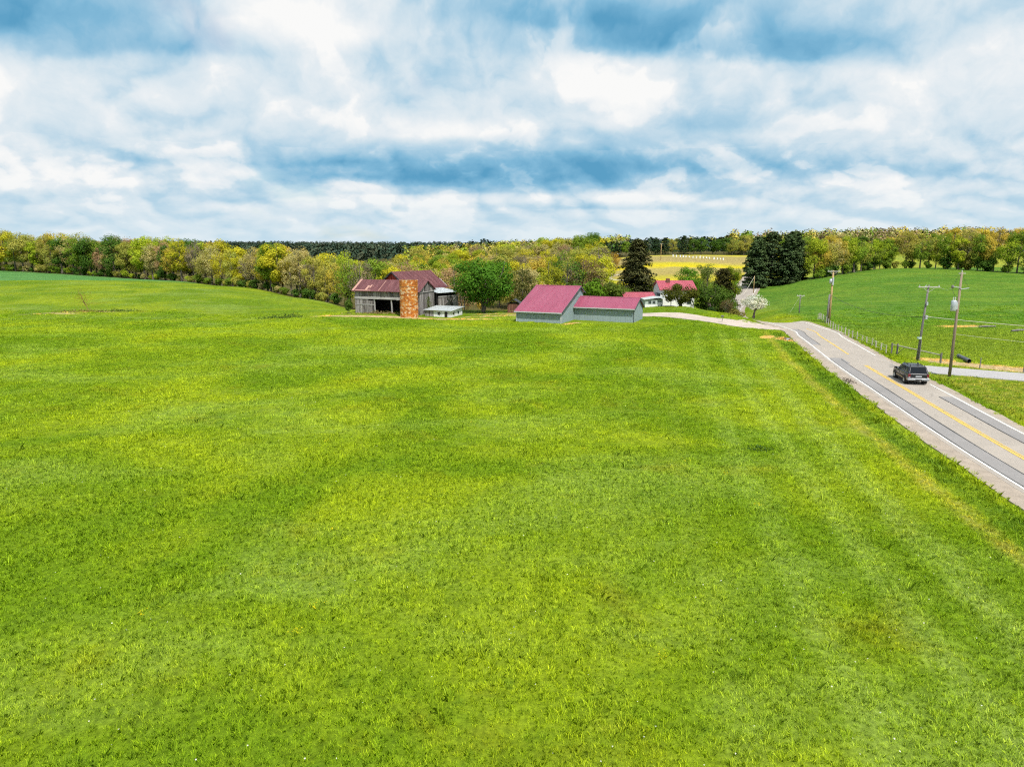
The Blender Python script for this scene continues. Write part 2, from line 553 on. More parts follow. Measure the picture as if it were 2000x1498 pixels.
col = T.mix(T.math('MULTIPLY', T.math('MULTIPLY', T.math('MULTIPLY', swath, patchy), nearside), 0.13), col, (0.27, 0.335, 0.10))
right = T.math('MULTIPLY', T.smooth(rd, 4.0, 6.0), T.smooth(py, 84.0, 76.0))
col = T.mix(T.math('MULTIPLY', right, T.smooth(nC, 0.40, 0.60, 0.1, 0.8)), col, (0.27, 0.27, 0.07))
# crop on the left rise, pasture hill on the right, straw-yellow meadows in the distance
wob = T.math('MULTIPLY', T.math('SUBTRACT', nB, 0.5), 8.0)
crop = T.math('MULTIPLY', T.smooth(T.math('ADD', half(T, px, py, -160, 226, -118, 262), wob), 1.0, -1.0), 1.0)
cr1 = T.smooth(T.math('ADD', half(T, px, py, -260, 218, -60, 268), wob), -1.5, 1.5)
cropc = T.mix(T.smooth(nS, 0.35, 0.65), (0.075, 0.205, 0.055), (0.105, 0.245, 0.075))
col = T.mix(cr1, col, cropc)
hill = T.math('MULTIPLY', T.smooth(T.math('ADD', half(T, px, py, 49.5, 88, 56.5, 135), wob), 3.0, -3.0), T.smooth(py, 80.0, 90.0))
hillc = T.mix(T.smooth(nS, 0.38, 0.66), (0.068, 0.165, 0.016), (0.120, 0.215, 0.022))
hillc = T.mix(T.math('MULTIPLY', T.smooth(py, 130.0, 104.0), 0.6), hillc, (0.19, 0.235, 0.03))
drill = T.math('SINE', T.math('MULTIPLY_ADD', nB, 5.0, T.math('ADD', T.math('MULTIPLY', px, 0.75), T.math('MULTIPLY', py, 1.5))))
hillc = T.mix(T.smooth(drill, -1.0, 1.0, 0.0, 0.22), hillc, (0.155, 0.235, 0.05))
hillc = T.mix(T.math('MULTIPLY', T.smooth(nB, 0.52, 0.7), 0.5), hillc, (0.16, 0.22, 0.03))
col = T.mix(hill, col, hillc)
mead = T.math('MULTIPLY', T.smooth(T.math('ADD', half(T, px, py, 85, 246, 150, 264), T.math('MULTIPLY', wob, 0.4)), -3.0, 3.0), T.smooth(px, 90.0, 112.0))
col = T.mix(mead, col, T.mix(T.smooth(nB, 0.4, 0.65), (0.29, 0.31, 0.035), (0.21, 0.28, 0.045)))
# yellow flowering and ploughed strips behind the house
yf = T.math('MULTIPLY', T.math('MULTIPLY', T.smooth(py, 285.0, 296.0), T.smooth(py, 420.0, 408.0)), T.math('MULTIPLY', T.smooth(px, 36.0, 48.0), T.smooth(T.math('SUBTRACT', px, T.math('MULTIPLY', py, 0.36)), 2.0, -8.0)))
strip = T.math('ADD', py, T.math('MULTIPLY_ADD', T.math('SUBTRACT', nA, 0.5), 18.0, wob))
yc = T.ramp(T.math('DIVIDE', T.math('SUBTRACT', strip, 280.0), 140.0),
            [(0.05, (0.13, 0.20, 0.03)), (0.14, (0.50, 0.42, 0.02)), (0.26, (0.40, 0.36, 0.05)), (0.33, (0.33, 0.27, 0.10)), (0.46, (0.36, 0.31, 0.11)),
             (0.50, (0.56, 0.46, 0.015)), (0.62, (0.44, 0.39, 0.04)), (0.68, (0.34, 0.27, 0.12)), (0.84, (0.32, 0.27, 0.11)), (0.92, (0.52, 0.46, 0.06))])
col = T.mix(yf, col, yc)
# bare ground and dry grass: farmyard, drive mouth, sand by the side road, molehills
wb = T.math('MULTIPLY', T.math('SUBTRACT', nC, 0.5), 1.4)
bare = None
for cx, cy, rx, ry, an, so in ((-27, 136.2, 12, 1.5, -0.12, 0.3), (-12, 133.2, 9, 0.8, -0.10, 0.3), (-1.0, 138.5, 8, 0.9, 0.25, 0.3), (-3, 141.5, 5, 0.8, 0.2, .3),
                               (40.3, 102.5, 2.6, 1.0, -1.15, 0.3), (38.6, 106.5, 2.2, 0.9, 0.9, 0.3), (55.4, 80.0, 8.0, 1.9, -0.74, 0.15), (51.6, 85.6, 2.0, 1.2, -0.5, 0.3), (62.5, 76.2, 7, 1.2, -0.55, .2),
                               (60.0, 62.0, 2.4, 1.3, -0.2, 0.3), (-90, 147.0, 7.0, 0.7, 0.1, 0.4), (-93, 143.6, 6.0, 0.6, 0.0, 0.4), (10.5, 125.3, 2.6, 0.7, 0.9, 0.4), (76, 120, 4, 1.2, 0.1, .4)):
    e = ellipse(T, px, py, cx, cy, rx, ry, an, so, wb)
    bare = e if bare is None else T.math('MAXIMUM', bare, e)
barec = T.ramp(T.noise(p2, 1.7, 4, 0.6), [(0.3, (0.32, 0.23, 0.10)), (0.52, (0.48, 0.36, 0.21)), (0.75, (0.60, 0.49, 0.33))])
col = T.mix(bare, col, barec)
# gravel lane looping beyond the valley
lane = ellipse(T, px, py, 52, 322, 9, 14, 0.0, 0.09, T.math('MULTIPLY', wb, 0.1))
lane = T.math('MULTIPLY', lane, T.math('SUBTRACT', 1.0, ellipse(T, px, py, 52, 322, 7.4, 10.5, 0.0, 0.09, T.math('MULTIPLY', wb, 0.1))))
col = T.mix(lane, col, (0.50, 0.46, 0.38))
go = T.n('NodeGroupOutput')
T.link(col, go.inputs['Color']); T.link(bare, go.inputs['Bare'])

# ---- ground material
m_ground, T, out = mat_new('pasture ground')
grp = T.n('ShaderNodeGroup'); grp.node_tree = gg
pos = T.n('ShaderNodeNewGeometry').outputs['Position']
fine = T.noise(pos, 5.0, 5, 0.7)
mid = T.noise(T.vmath('MULTIPLY', pos, (1.0, 0.45, 1.0)), 1.1, 5, 0.7)
c = T.mix(1.0, grp.outputs[0], T.ramp(fine, [(0.30, (0.48, 0.50, 0.45)), (0.70, (1.36, 1.30, 1.2))]), 'MULTIPLY')
c = T.mix(1.0, c, T.ramp(mid, [(0.30, (0.66, 0.69, 0.65)), (0.70, (1.16, 1.14, 1.12))]), 'MULTIPLY')
# leaf litter under the woods
w_at = T.n('ShaderNodeAttribute'); w_at.attribute_name = 'wood'
c = T.mix(w_at.outputs['Fac'], c, T.ramp(mid, [(0.3, (0.06, 0.05, 0.02)), (0.7, (0.11, 0.10, 0.03))]))
bmp = T.n('ShaderNodeBump'); bmp.inputs['Strength'].default_value = 0.55; bmp.inputs['Distance'].default_value = 0.25
T.link(T.math('ADD', mid, T.math('MULTIPLY', fine, 0.6)), bmp.inputs['Height'])
principled(T, out, c, 0.95, 0, 0.05, bmp.outputs[0])

xs = spaced(-150, 210, 2.0, -6500, 6500, 1.14)
ys = spaced(0, 330, 2.0, -2500, 7500, 1.12)
ground = obj('ground', grid_mesh('ground', xs, ys, m_ground))
tag(ground, 'rolling green hay field and pasture around the farm', 'ground', kind='structure')
V = np.empty(len(ground.data.vertices) * 3, np.float32); ground.data.vertices.foreach_get('co', V); V = V.reshape(-1, 3)


def side(x, y, ax, ay, bx, by):
    L = math.hypot(bx - ax, by - ay)
    return ((x - ax) * -(by - ay) + (y - ay) * (bx - ax)) / L


EDGE = [(-262, 345), (-235, 333), (-178, 303), (-123, 264), (-84, 230), (-54.5, 197), (-36, 172), (-18, 172), (0, 178), (16, 172), (30, 200), (42, 250), (36, 330), (46, 420), (60, 432)]


def wood_mask(x, y):
    m = np.zeros_like(x)
    ex = np.array([e[0] for e in EDGE]); ey = np.array([e[1] for e in EDGE])
    yy = np.interp(x, ex[:11], ey[:11])
    m = np.where((x < 40) & (y > yy + 1), np.clip((y - yy) / 4, 0, 1), 0)
    m = np.where((y > 425) & (x >= 40), 1, m)
    return m


at = ground.data.attributes.new('wood', 'FLOAT', 'POINT')
at.data.foreach_set('value', wood_mask(V[:, 0], V[:, 1]).astype(np.float32))

# ------------------------------------------------------------------ roads
def catmull(pts, step=1.0):
    P_ = [np.array(p, float) for p in pts]
    P_ = [2 * P_[0] - P_[1]] + P_ + [2 * P_[-1] - P_[-2]]
    out_ = []
    for i in range(1, len(P_) - 2):
        n = max(2, int(np.linalg.norm(P_[i + 1] - P_[i]) / step))
        for k in range(n):
            t = k / n
            out_.append(0.5 * ((2 * P_[i]) + (-P_[i - 1] + P_[i + 1]) * t + (2 * P_[i - 1] - 5 * P_[i] + 4 * P_[i + 1] - P_[i + 2]) * t * t
                               + (-P_[i - 1] + 3 * P_[i] - 3 * P_[i + 1] + P_[i + 2]) * t ** 3))
    out_.append(P_[-2])
    return np.array(out_)


def normals2(path):
    d = np.gradient(path[:, :2], axis=0)
    d /= np.linalg.norm(d, axis=1)[:, None]
    return np.stack([d[:, 1], -d[:, 0]], 1)           # to the right of travel


def strip(name, path, left, right, lift, mat, skirt=0.12, wob=(0.0, 0.0), zfun=None, seed=0):
    """A draped ribbon from offset left to offset right (metres right of the path)."""
    n = normals2(path)
    r_ = np.random.default_rng(seed)
    def edge(o, w):
        k = r_.normal(size=len(path)); k = np.convolve(k, np.ones(5) / 5, 'same') * 1.6
        return path[:, :2] + n * (o + w * k)[:, None]
    offs = np.linspace(left, right, max(2, int(abs(right - left) / 1.6) + 1))
    rows = [edge(o, wob[0] if i == 0 else wob[1] if i == len(offs) - 1 else 0.0) for i, o in enumerate(offs)]
    zc_ = zfun(path) if zfun is not None else None
    V_, F_ = [], []
    m = len(rows)
    for i in range(len(path)):
        for j in range(m):
            x, y = rows[j][i]
            V_.append((x, y, zc_[i] + lift if zc_ is not None else None))
    if zc_ is None:
        arr = np.array([(v[0], v[1]) for v in V_]); zz = G(arr[:, 0], arr[:, 1]) + lift
        V_ = [(a[0], a[1], z) for a, z in zip(arr, zz)]
    for i in range(len(path) - 1):
        for j in range(m - 1):
            a = i * m + j
            F_.append((a, a + m, a + m + 1, a + 1)[::-1])
    if skirt:
        b = len(V_)
        for i in range(len(path)):
            for j in (0, m - 1):
                v = V_[i * m + j]; V_.append((v[0], v[1], v[2] - skirt))
        for i in range(len(path) - 1):
            F_.append((i * m, (i + 1) * m, b + 2 * i + 2, b + 2 * i))
            F_.append((i * m + m - 1, b + 2 * i + 1, b + 2 * i + 3, (i + 1) * m + m - 1))
    return new_mesh(name, V_, F_, mat)


def road_mat(name, base, var, crack=0.5, rough=0.85, scale=0.35):
    m, T, out = mat_new(name)
    pos = T.n('ShaderNodeNewGeometry').outputs['Position']
    a = T.noise(pos, scale, 6, 0.6)
    b = T.noise(pos, 14.0, 3, 0.6)
    c = T.ramp(a, [(0.28, tuple(x * (1 - var) for x in base)), (0.72, tuple(x * (1 + var) for x in base))])
    c = T.mix(1.0, c, T.ramp(b, [(0.3, (0.82, 0.82, 0.82)), (0.7, (1.12, 1.12, 1.12))]), 'MULTIPLY')
    if crack:
        vo = T.n('ShaderNodeTexVoronoi', feature='DISTANCE_TO_EDGE')
        wv = T.vmath('ADD', T.vmath('MULTIPLY', pos, (0.5, 0.22, 1)), T.vmath('SCALE', T.noise(pos, 0.9, 4, 0.6, color=True), 0.5))
        T.set(vo.inputs['Vector'], wv); vo.inputs['Scale'].default_value = 0.8
        k = T.smooth(vo.outputs['Distance'], 0.0025, 0.010, 1.0, 0.0)
        k = T.math('MULTIPLY', k, T.smooth(a, 0.45, 0.6))
        c = T.mix(T.math('MULTIPLY', k, crack), c, (0.09, 0.085, 0.08))
    principled(T, out, c, rough, 0, 0.2)
    return m


m_road = road_mat('worn tan asphalt', (0.340, 0.300, 0.262), 0.10)
m_shoulder = road_mat('gravelly shoulder', (0.33, 0.275, 0.225), 0.2, 0.0, 0.95, 0.8)
m_patch = road_mat('grey patch asphalt', (0.250, 0.236, 0.232), 0.10, 0.2)
m_side = road_mat('pale grey chip seal', (0.36, 0.345, 0.345), 0.06, 0.0)
m_drive = road_mat('pinkish gravel drive', (0.44, 0.37, 0.32), 0.12, 0.0, 0.95)
m_seal = simple('black crack sealant', (0.05, 0.048, 0.047), 0.6, var=0.3)


def worn_paint(name, c, under, wear):
    m, T, out = mat_new(name)
    pos = T.n('ShaderNodeNewGeometry').outputs['Position']
    n = T.noise(pos, 2.2, 6, 0.7)
    cc = T.mix(T.smooth(n, wear, wear + 0.12), c, under)
    principled(T, out, cc, 0.7, 0, 0.3)
    return m


m_white = worn_paint('worn white road paint', (0.66, 0.64, 0.60), (0.36, 0.32, 0.27), 0.60)
m_yellow = worn_paint('worn yellow road paint', (0.56, 0.38, 0.085), (0.40, 0.31, 0.19), 0.54)

RP = [(y, RA + RB * y + RC * y * y) for y in range(-60, 112, 8)]
ROAD = [(x, y) for y, x in RP] + [(48.9, 114), (49.1, 121), (48.6, 128), (48.0, 136), (47.6, 146), (49, 160), (53, 175), (58, 190), (66, 208), (80, 243), (101, 300), (127, 362), (150, 420), (170, 480)]
road_path = catmull(ROAD, 1.0)
_rz = G(road_path[:, 0], road_path[:, 1])
_k = np.exp(-np.linspace(-2, 2, 13) ** 2); _k /= _k.sum()
_pad = np.pad(_rz, 6, mode='edge')
_rzs = np.convolve(_pad, _k, 'valid')
s = obj('road', strip('road', road_path, -3.55, 3.55, 0.080, m_road))
tag(s, 'worn tan two-lane road running past the farm', 'road', kind='structure')
s = obj('gravel_shoulder', strip('gravel_shoulder', road_path, -4.80, -3.45, 0.072, m_shoulder, wob=(0.12, 0.0), seed=1)); tag(s, 'crumbling gravel shoulder on the field side of the road', 'shoulder', kind='structure')
s = obj('gravel_shoulder', strip('gravel_shoulder', road_path, 3.45, 4.25, 0.072, m_shoulder, wob=(0.0, 0.1), seed=2)); tag(s, 'narrow gravel shoulder on the pasture side of the road', 'shoulder', kind='structure')


def seg(y0, y1):
    m = (road_path[:, 1] >= y0) & (road_path[:, 1] <= y1)
    return road_path[m]


def mark(name, y0, y1, a, b, lift, mat, label, wob=(0.0, 0.0), seed=3):
    o = obj(name, strip(name, seg(y0, y1), a, b, lift, mat, 0.0, wob, seed=seed))
    return tag(o, label, 'road marking', kind='structure')


mark('white_edge_line', -60, 300, -3.22, -3.04, 0.092, m_white, 'white edge line on the field side of the road', (0.015, 0.015))
mark('white_edge_line', -60, 70.5, 3.04, 3.20, 0.092, m_white, 'white edge line on the pasture side behind the dark car', (0.015, 0.015))
mark('white_edge_line', 88.5, 300, 3.04, 3.20, 0.092, m_white, 'white edge line on the pasture side beyond the side road', (0.015, 0.015))
mark('yellow_centre_line', -60, 81, -0.20, 0.06, 0.092, m_yellow, 'broad yellow centre line beside the dark car', (0.01, 0.01))
mark('yellow_centre_line', -60, 81, 0.12, 0.24, 0.092, m_yellow, 'thin yellow centre line beside the dark car', (0.01, 0.01))
mark('yellow_centre_line', 89, 118, -0.16, 0.10, 0.092, m_yellow, 'faded yellow centre line where the road bends')
mark('asphalt_patch', -60, 84.5, -2.95, -1.72, 0.086, m_patch, 'long grey asphalt patch along the field side of the road', (0.03, 0.05))
mark('asphalt_patch', 97, 117, -2.95, -1.9, 0.086, m_patch, 'short grey asphalt patch near the bend', (0.03, 0.05))
mark('asphalt_patch', -60, 64, 1.85, 2.98, 0.086, m_patch, 'long grey asphalt patch along the pasture side of the road', (0.05, 0.03))
for y0, y1, a in ((-60, 85, -1.73), (-60, 85, -2.97), (97, 117, -1.9), (-60, 64, 1.85)):
    mark('crack_sealant', y0, y1, a - 0.05, a + 0.05, 0.094, m_seal, 'black sealant line along the edge of an asphalt patch', (0.02, 0.02), seed=5)
tag(obj('asphalt_patch', strip('asphalt_patch', seg(82, 86.2), -2.95, -1.35, 0.084, m_patch, 0, (0.1, 0.3), seed=9)), 'ragged end of the long grey patch', 'road marking', kind='structure')

side_path = catmull([(43.0, 79.4), (47.0, 78.2), (54.0, 73.9), (66, 66.2), (90, 51), (130, 24)], 1.0)
s = obj('side_road', strip('side_road', side_path, -2.75, 2.75, 0.066, m_side, wob=(0.05, 0.05), seed=6)); tag(s, 'pale grey side road joining from the right', 'road', kind='structure')
drive_path = catmull([(46.2, 118.6), (43.5, 119.8), (40.5, 122.3), (37.0, 127.6), (33.5, 134.5), (30, 138.6), (24, 141.2), (17, 143), (8, 144)], 1.0)
s = obj('driveway', strip('driveway', drive_path, -2.5, 2.5, 0.070, m_drive, wob=(0.2, 0.2), seed=7)); tag(s, 'pale pinkish gravel drive curving to the house', 'driveway', kind='structure')
s = obj('driveway', strip('driveway', catmull([(40.0, 127.0), (43.0, 121.5), (46.0, 117.0)], 1.0), -1.6, 1.4, 0.064, m_drive, wob=(0.2, 0.2), seed=8)); tag(s, 'flared gravel mouth of the drive at the road', 'driveway', kind='structure')

# ------------------------------------------------------------------ grass blades over the near ground
m_blade, T, out = mat_new('grass blade')
grp = T.n('ShaderNodeGroup'); grp.node_tree = gg
ri = T.n('ShaderNodeObjectInfo').outputs['Random']
isl = T.n('ShaderNodeNewGeometry').outputs['Random Per Island']
c = T.mix(1.0, grp.outputs[0], T.ramp(ri, [(0.0, (1.25, 1.30, 0.9)), (0.5, (1.90, 1.86, 1.25)), (1.0, (2.7, 2.45, 1.7))]), 'MULTIPLY')
c = T.mix(1.0, c, T.ramp(isl, [(0.0, (0.66, 0.72, 0.60)), (0.62, (1.02, 1.02, 0.95)), (0.85, (1.5, 1.42, 1.4)), (1.0, (2.3, 2.0, 2.4))]), 'MULTIPLY')
d = T.n('ShaderNodeBsdfPrincipled'); T.link(c, d.inputs['Base Color']); d.inputs['Roughness'].default_value = 0.55; d.inputs['Specular IOR Level'].default_value = 0.25
tr = T.n('ShaderNodeBsdfTranslucent'); T.link(T.mix(1.0, c, (1.25, 1.15, 0.7), 'MULTIPLY'), tr.inputs[0])
ms = T.n('ShaderNodeMixShader'); ms.inputs[0].default_value = 0.40
T.link(d.outputs[0], ms.inputs[1]); T.link(tr.outputs[0], ms.inputs[2]); T.link(ms.outputs[0], out.inputs[0])


def tuft_mesh(name, n, radius, hmin, hmax, width, seed, lean=0.9):
    r_ = np.random.default_rng(seed)
    a = r_.uniform(0, 2 * math.pi, n); rr = radius * np.sqrt(r_.uniform(0, 1, n))
    base = np.stack([rr * np.cos(a), rr * np.sin(a), np.full(n, -0.02)], 1)
    h = r_.uniform(hmin, hmax, n)
    la = a + r_.normal(0, 1.2, n); ln = h * r_.uniform(0.25, lean, n)
    tip = base + np.stack([np.cos(la) * ln, np.sin(la) * ln, h * r_.uniform(0.75, 1.0, n)], 1)
    mid_ = base * 0.5 + tip * 0.5 + np.stack([-np.cos(la) * ln * 0.22, -np.sin(la) * ln * 0.22, h * 0.16], 1)
    wa = r_.uniform(0, 2 * math.pi, n); w = width * r_.uniform(0.6, 1.3, n)
    wd = np.stack([np.cos(wa) * w, np.sin(wa) * w, np.zeros(n)], 1) * 0.5
    V_ = np.stack([base - wd, base + wd, mid_ + wd * 0.85, tip, mid_ - wd * 0.85], 1).reshape(-1, 3)
    return quads_mesh(name, V_, n, m_blade, 5)


def tuft_collection(name, specs):
    c_ = bpy.data.collections.new(name)
    for i, sp in enumerate(specs):
        o = bpy.data.objects.new('grass_tuft', tuft_mesh('grass_tuft', *sp, seed=100 + i))
        c_.objects.link(o)
    return c_


def scatter(name, emitter, coll, density, smin, smax, seed, label, cat='grass', noise_amt=0.6, nscale=0.35, tilt=0.12):
    o = obj(name, emitter)
    tag(o, label, cat, kind='stuff')
    ng = bpy.data.node_groups.new(name, 'GeometryNodeTree')
    ng.interface.new_socket('Geometry', in_out='INPUT', socket_type='NodeSocketGeometry')
    ng.interface.new_socket('Geometry', in_out='OUTPUT', socket_type='NodeSocketGeometry')
    N = ng.nodes; L = ng.links
    gi = N.new('NodeGroupInput'); go_ = N.new('NodeGroupOutput')
    dp = N.new('GeometryNodeDistributePointsOnFaces'); dp.distribute_method = 'RANDOM'
    dp.inputs['Density'].default_value = density; dp.inputs['Seed'].default_value = seed
    ci = N.new('GeometryNodeCollectionInfo'); ci.inputs[0].default_value = coll
    ci.inputs['Separate Children'].default_value = True; ci.inputs['Reset Children'].default_value = True
    ip = N.new('GeometryNodeInstanceOnPoints'); ip.inputs['Pick Instance'].default_value = True
    rv = N.new('FunctionNodeRandomValue'); rv.data_type = 'FLOAT_VECTOR'
    rv.inputs[0].default_value = (-tilt, -tilt, 0); rv.inputs[1].default_value = (tilt, tilt, 6.283)
    sv = N.new('FunctionNodeRandomValue'); sv.data_type = 'FLOAT'
    sv.inputs[2].default_value = smin; sv.inputs[3].default_value = smax
    ps = N.new('GeometryNodeInputPosition')
    tn = N.new('ShaderNodeTexNoise'); tn.inputs['Scale'].default_value = nscale; tn.inputs['Detail'].default_value = 4
    mr = N.new('ShaderNodeMapRange'); mr.inputs[1].default_value = 0.3; mr.inputs[2].default_value = 0.7
    mr.inputs[3].default_value = 1 - noise_amt; mr.inputs[4].default_value = 1 + noise_amt
    mu = N.new('ShaderNodeMath'); mu.operation = 'MULTIPLY'
    L.new(ps.outputs[0], tn.inputs['Vector']); L.new(tn.outputs[0], mr.inputs[0])
    L.new(sv.outputs[1], mu.inputs[0]); L.new(mr.outputs[0], mu.inputs[1])
    L.new(gi.outputs[0], dp.inputs['Mesh']); L.new(dp.outputs['Points'], ip.inputs['Points'])
    L.new(ci.outputs[0], ip.inputs['Instance']); L.new(rv.outputs[0], ip.inputs['Rotation']); L.new(mu.outputs[0], ip.inputs['Scale'])
    L.new(ip.outputs[0], go_.inputs[0])
    md = o.modifiers.new('scatter', 'NODES'); md.node_group = ng
    return o


def road_d(x, y):
    return (x - (RA + RB * y + RC * y * y)) * 0.975


SIDE_P = side_path[:, :2]; DRIVE_P = drive_path[:, :2]


def clear_of(x, y, path, w):
    d2 = np.full(len(x), 1e9)
    for p in path[::2]:
        d2 = np.minimum(d2, (x - p[0]) ** 2 + (y - p[1]) ** 2)
    return d2 > w * w


def field_keep(y0, y1, mg=6.0):
    def f(x, y):
        k = (np.abs(x) < 0.80 * y + mg) & (y >= y0) & (y < y1)
        d = road_d(x, y)
        k &= (d < -5.0) | (d > 4.6) | (y > 128)
        k &= ~((np.abs(x - 48.8) < 5.2) & (y > 110))
        k &= clear_of(x, y, SIDE_P, 3.1) & clear_of(x, y, DRIVE_P, 2.8)
        k &= ~(((x - 55.4) * 0.738 - (y - 80.0) * 0.674) ** 2 / 60 + ((x - 55.4) * 0.674 + (y - 80.0) * 0.738) ** 2 / 3.2 < 1)
        fade = np.random.default_rng(3).uniform(0, 1, len(x))
        k &= (y < 112) | (fade > (y - 112) / 42)
        # buildings
        k &= ~((y > 123) & (x > 0) & (x < 27) & (y > 128.5 - 0.2 * x))
        k &= ~((y > 133.5) & (x > -34) & (x < -8)) & ~((y > 152) & (x > 24) & (x < 43)) & ~((np.abs(road_d(x, y)) < 4.8) & (y < 128))
        return k
    return f


fine_x = np.arange(-130, 131, 0.5); 
nearT = tuft_collection('near tufts', [(26, 0.12, 0.07, 0.19, 0.011), (22, 0.14, 0.06, 0.15, 0.010), (20, 0.10, 0.09, 0.24, 0.012), (16, 0.12, 0.05, 0.13, 0.013)])
farT = tuft_collection('far tufts', [(34, 0.36, 0.08, 0.22, 0.024), (30, 0.40, 0.07, 0.18, 0.022), (30, 0.32, 0.09, 0.26, 0.026)])
scatter('field_grass', grid_mesh('field_grass', np.arange(-44, 45, 0.5), np.arange(12, 48.1, 0.5), None, field_keep(12, 48), 0.0), nearT, 34.0, 0.65, 1.25, 3,
        'short bright hay grass in the near field', noise_amt=0.35, nscale=0.30)
scatter('field_grass', grid_mesh('field_grass', np.arange(-130, 131, 1.0), np.arange(48, 156.1, 1.0), None, field_keep(48, 156), 0.0), farT, 7.5, 0.6, 1.2, 5,
        'short bright hay grass in the middle of the field', noise_amt=0.4, nscale=0.16)
weedT = tuft_collection('weed tufts', [(34, 0.16, 0.12, 0.34, 0.018), (30, 0.20, 0.10, 0.30, 0.024), (28, 0.14, 0.12, 0.42, 0.016)])
scatter('rank_grass', grid_mesh('rank_grass', np.arange(-44, 60, 0.5), np.arange(12, 112.1, 0.5), None,
        lambda x, y: (np.abs(x) < 0.8 * y + 6) & clear_of(x, y, SIDE_P, 3.0) & clear_of(x, y, DRIVE_P, 2.7) & ((np.abs(road_d(x, y) + 5.6) < 0.85) | (np.abs(road_d(x, y) - 4.9) < 0.8)), 0.0), weedT, 5.0, 0.6, 1.3, 9, 'rank dark weeds along the edges of the road')
scatter('tall_tuft_grass', grid_mesh('tall_tuft_grass', np.arange(-60, 45, 1.0), np.arange(12, 80.1, 1.0), None, field_keep(12, 80), 0.0), weedT, 0.35, 0.45, 1.1, 12, 'scattered taller grass tufts in the field')

# ------------------------------------------------------------------ farm buildings
def frame_pt(o, e, n, s, t, z):
    return (o[0] + e[0] * s + n[0] * t, o[1] + e[1] * s + n[1] * t, z)


def planks(mb, o, e, L, bot, top, seed, wmin=0.17, wmax=0.30, miss=0.03, t=0.035, rag=0.08):
    """Upright boards with gaps along local direction e from o; bot/top are functions of s."""
    r_ = random.Random(seed)
    n = (-e[1], e[0])
    s = 0.0
    while s < L - 0.05:
        w = min(r_.uniform(wmin, wmax), L - s)
        if r_.random() > miss:
            a, b = s + 0.008, s + w - r_.uniform(0.008, 0.03)
            off = r_.uniform(-0.012, 0.012)
            za, zb = bot((a + b) / 2) + r_.uniform(-rag, rag), None
            ta, tb = top(a) - r_.uniform(0, rag * 0.4), top(b) - r_.uniform(0, rag * 0.4)
            mb.hexa([frame_pt(o, e, n, a, off, za), frame_pt(o, e, n, b, off, za), frame_pt(o, e, n, b, off + t, za), frame_pt(o, e, n, a, off + t, za),
                     frame_pt(o, e, n, a, off, ta), frame_pt(o, e, n, b, off, tb), frame_pt(o, e, n, b, off + t, tb), frame_pt(o, e, n, a, off + t, ta)])
        s += w
    return mb


def ribbed_roof(parent, name, mat, x0, x1, ya, za, yb, zb, pitch=0.30, t=0.05, rib=0.035, label=None, cap=None):
    """One roof slope from the eave (ya, za) to the ridge (yb, zb), with standing ribs."""
    mb = MB()
    flip = yb < ya
    def P_(x, f, up=0.0):
        return (x, ya + (yb - ya) * f, za + (zb - za) * f + up)
    a, b, c_, d_ = P_(x0, 0), P_(x1, 0), P_(x1, 1), P_(x0, 1)
    if flip: a, b, c_, d_ = b, a, d_, c_
    mb.slab(a, b, c_, d_, t)
    L = math.hypot(yb - ya, zb - za); ny, nz = -(zb - za) / L, abs(yb - ya) / L
    if flip: ny = (zb - za) / L
    x = x0 + 0.04
    while x < x1 - 0.05:
        q = [(x, ya + ny * t, za + nz * t), (x + 0.05, ya + ny * t, za + nz * t), (x + 0.05, yb + ny * t, zb + nz * t), (x, yb + ny * t, zb + nz * t)]
        if flip: q = [q[1], q[0], q[3], q[2]]
        mb.slab(*q, rib)
        x += pitch
    return mb.build(name, mat, parent, label=label)


m_maroon = streaked('maroon painted steel', [(0.25, (0.235, 0.050, 0.090)), (0.5, (0.275, 0.060, 0.108)), (0.8, (0.315, 0.080, 0.130))], 0.36, 0.5, (1.2, 0.15, 0.3))
m_redroof = streaked('red painted steel', [(0.25, (0.28, 0.045, 0.065)), (0.5, (0.34, 0.06, 0.085)), (0.8, (0.40, 0.09, 0.115))], 0.42, 0.45, (1.2, 0.15, 0.3))
m_bluewall = streaked('blue grey steel siding', [(0.25, (0.215, 0.275, 0.290)), (0.55, (0.250, 0.315, 0.330)), (0.8, (0.285, 0.35, 0.365))], 0.5, 0.4, (2.0, 2.0, 0.3))
m_trim = simple('pale grey trim', (0.42, 0.46, 0.46), 0.5, var=0.08)
m_darktrim = simple('dark slate trim', (0.07, 0.085, 0.095), 0.5, var=0.2)
m_rust = streaked('rusted maroon barn roof', [(0.22, (0.070, 0.026, 0.028)), (0.45, (0.112, 0.040, 0.044)), (0.62, (0.155, 0.062, 0.066)), (0.85, (0.25, 0.125, 0.115))], 0.62, 0.3, (2.6, 0.22, 0.3),
                  blotch=((0.30, 0.16, 0.13), 0.66, 0.5))
m_board = streaked('weathered grey boards', [(0.22, (0.060, 0.053, 0.050)), (0.42, (0.165, 0.150, 0.145)), (0.62, (0.285, 0.265, 0.258)), (0.85, (0.46, 0.44, 0.43))], 0.9, 0.1, (7.0, 7.0, 0.7), island=0.34)
m_beam = streaked('pale weathered beam', [(0.25, (0.16, 0.15, 0.145)), (0.6, (0.38, 0.37, 0.36)), (0.85, (0.50, 0.49, 0.48))], 0.9, 0.1, (0.8, 6.0, 6.0))
m_tin = streaked('pale galvanised tin', [(0.25, (0.36, 0.39, 0.40)), (0.55, (0.50, 0.53, 0.54)), (0.8, (0.60, 0.62, 0.62))], 0.42, 0.5, (1.5, 0.25, 0.4), 0.25)
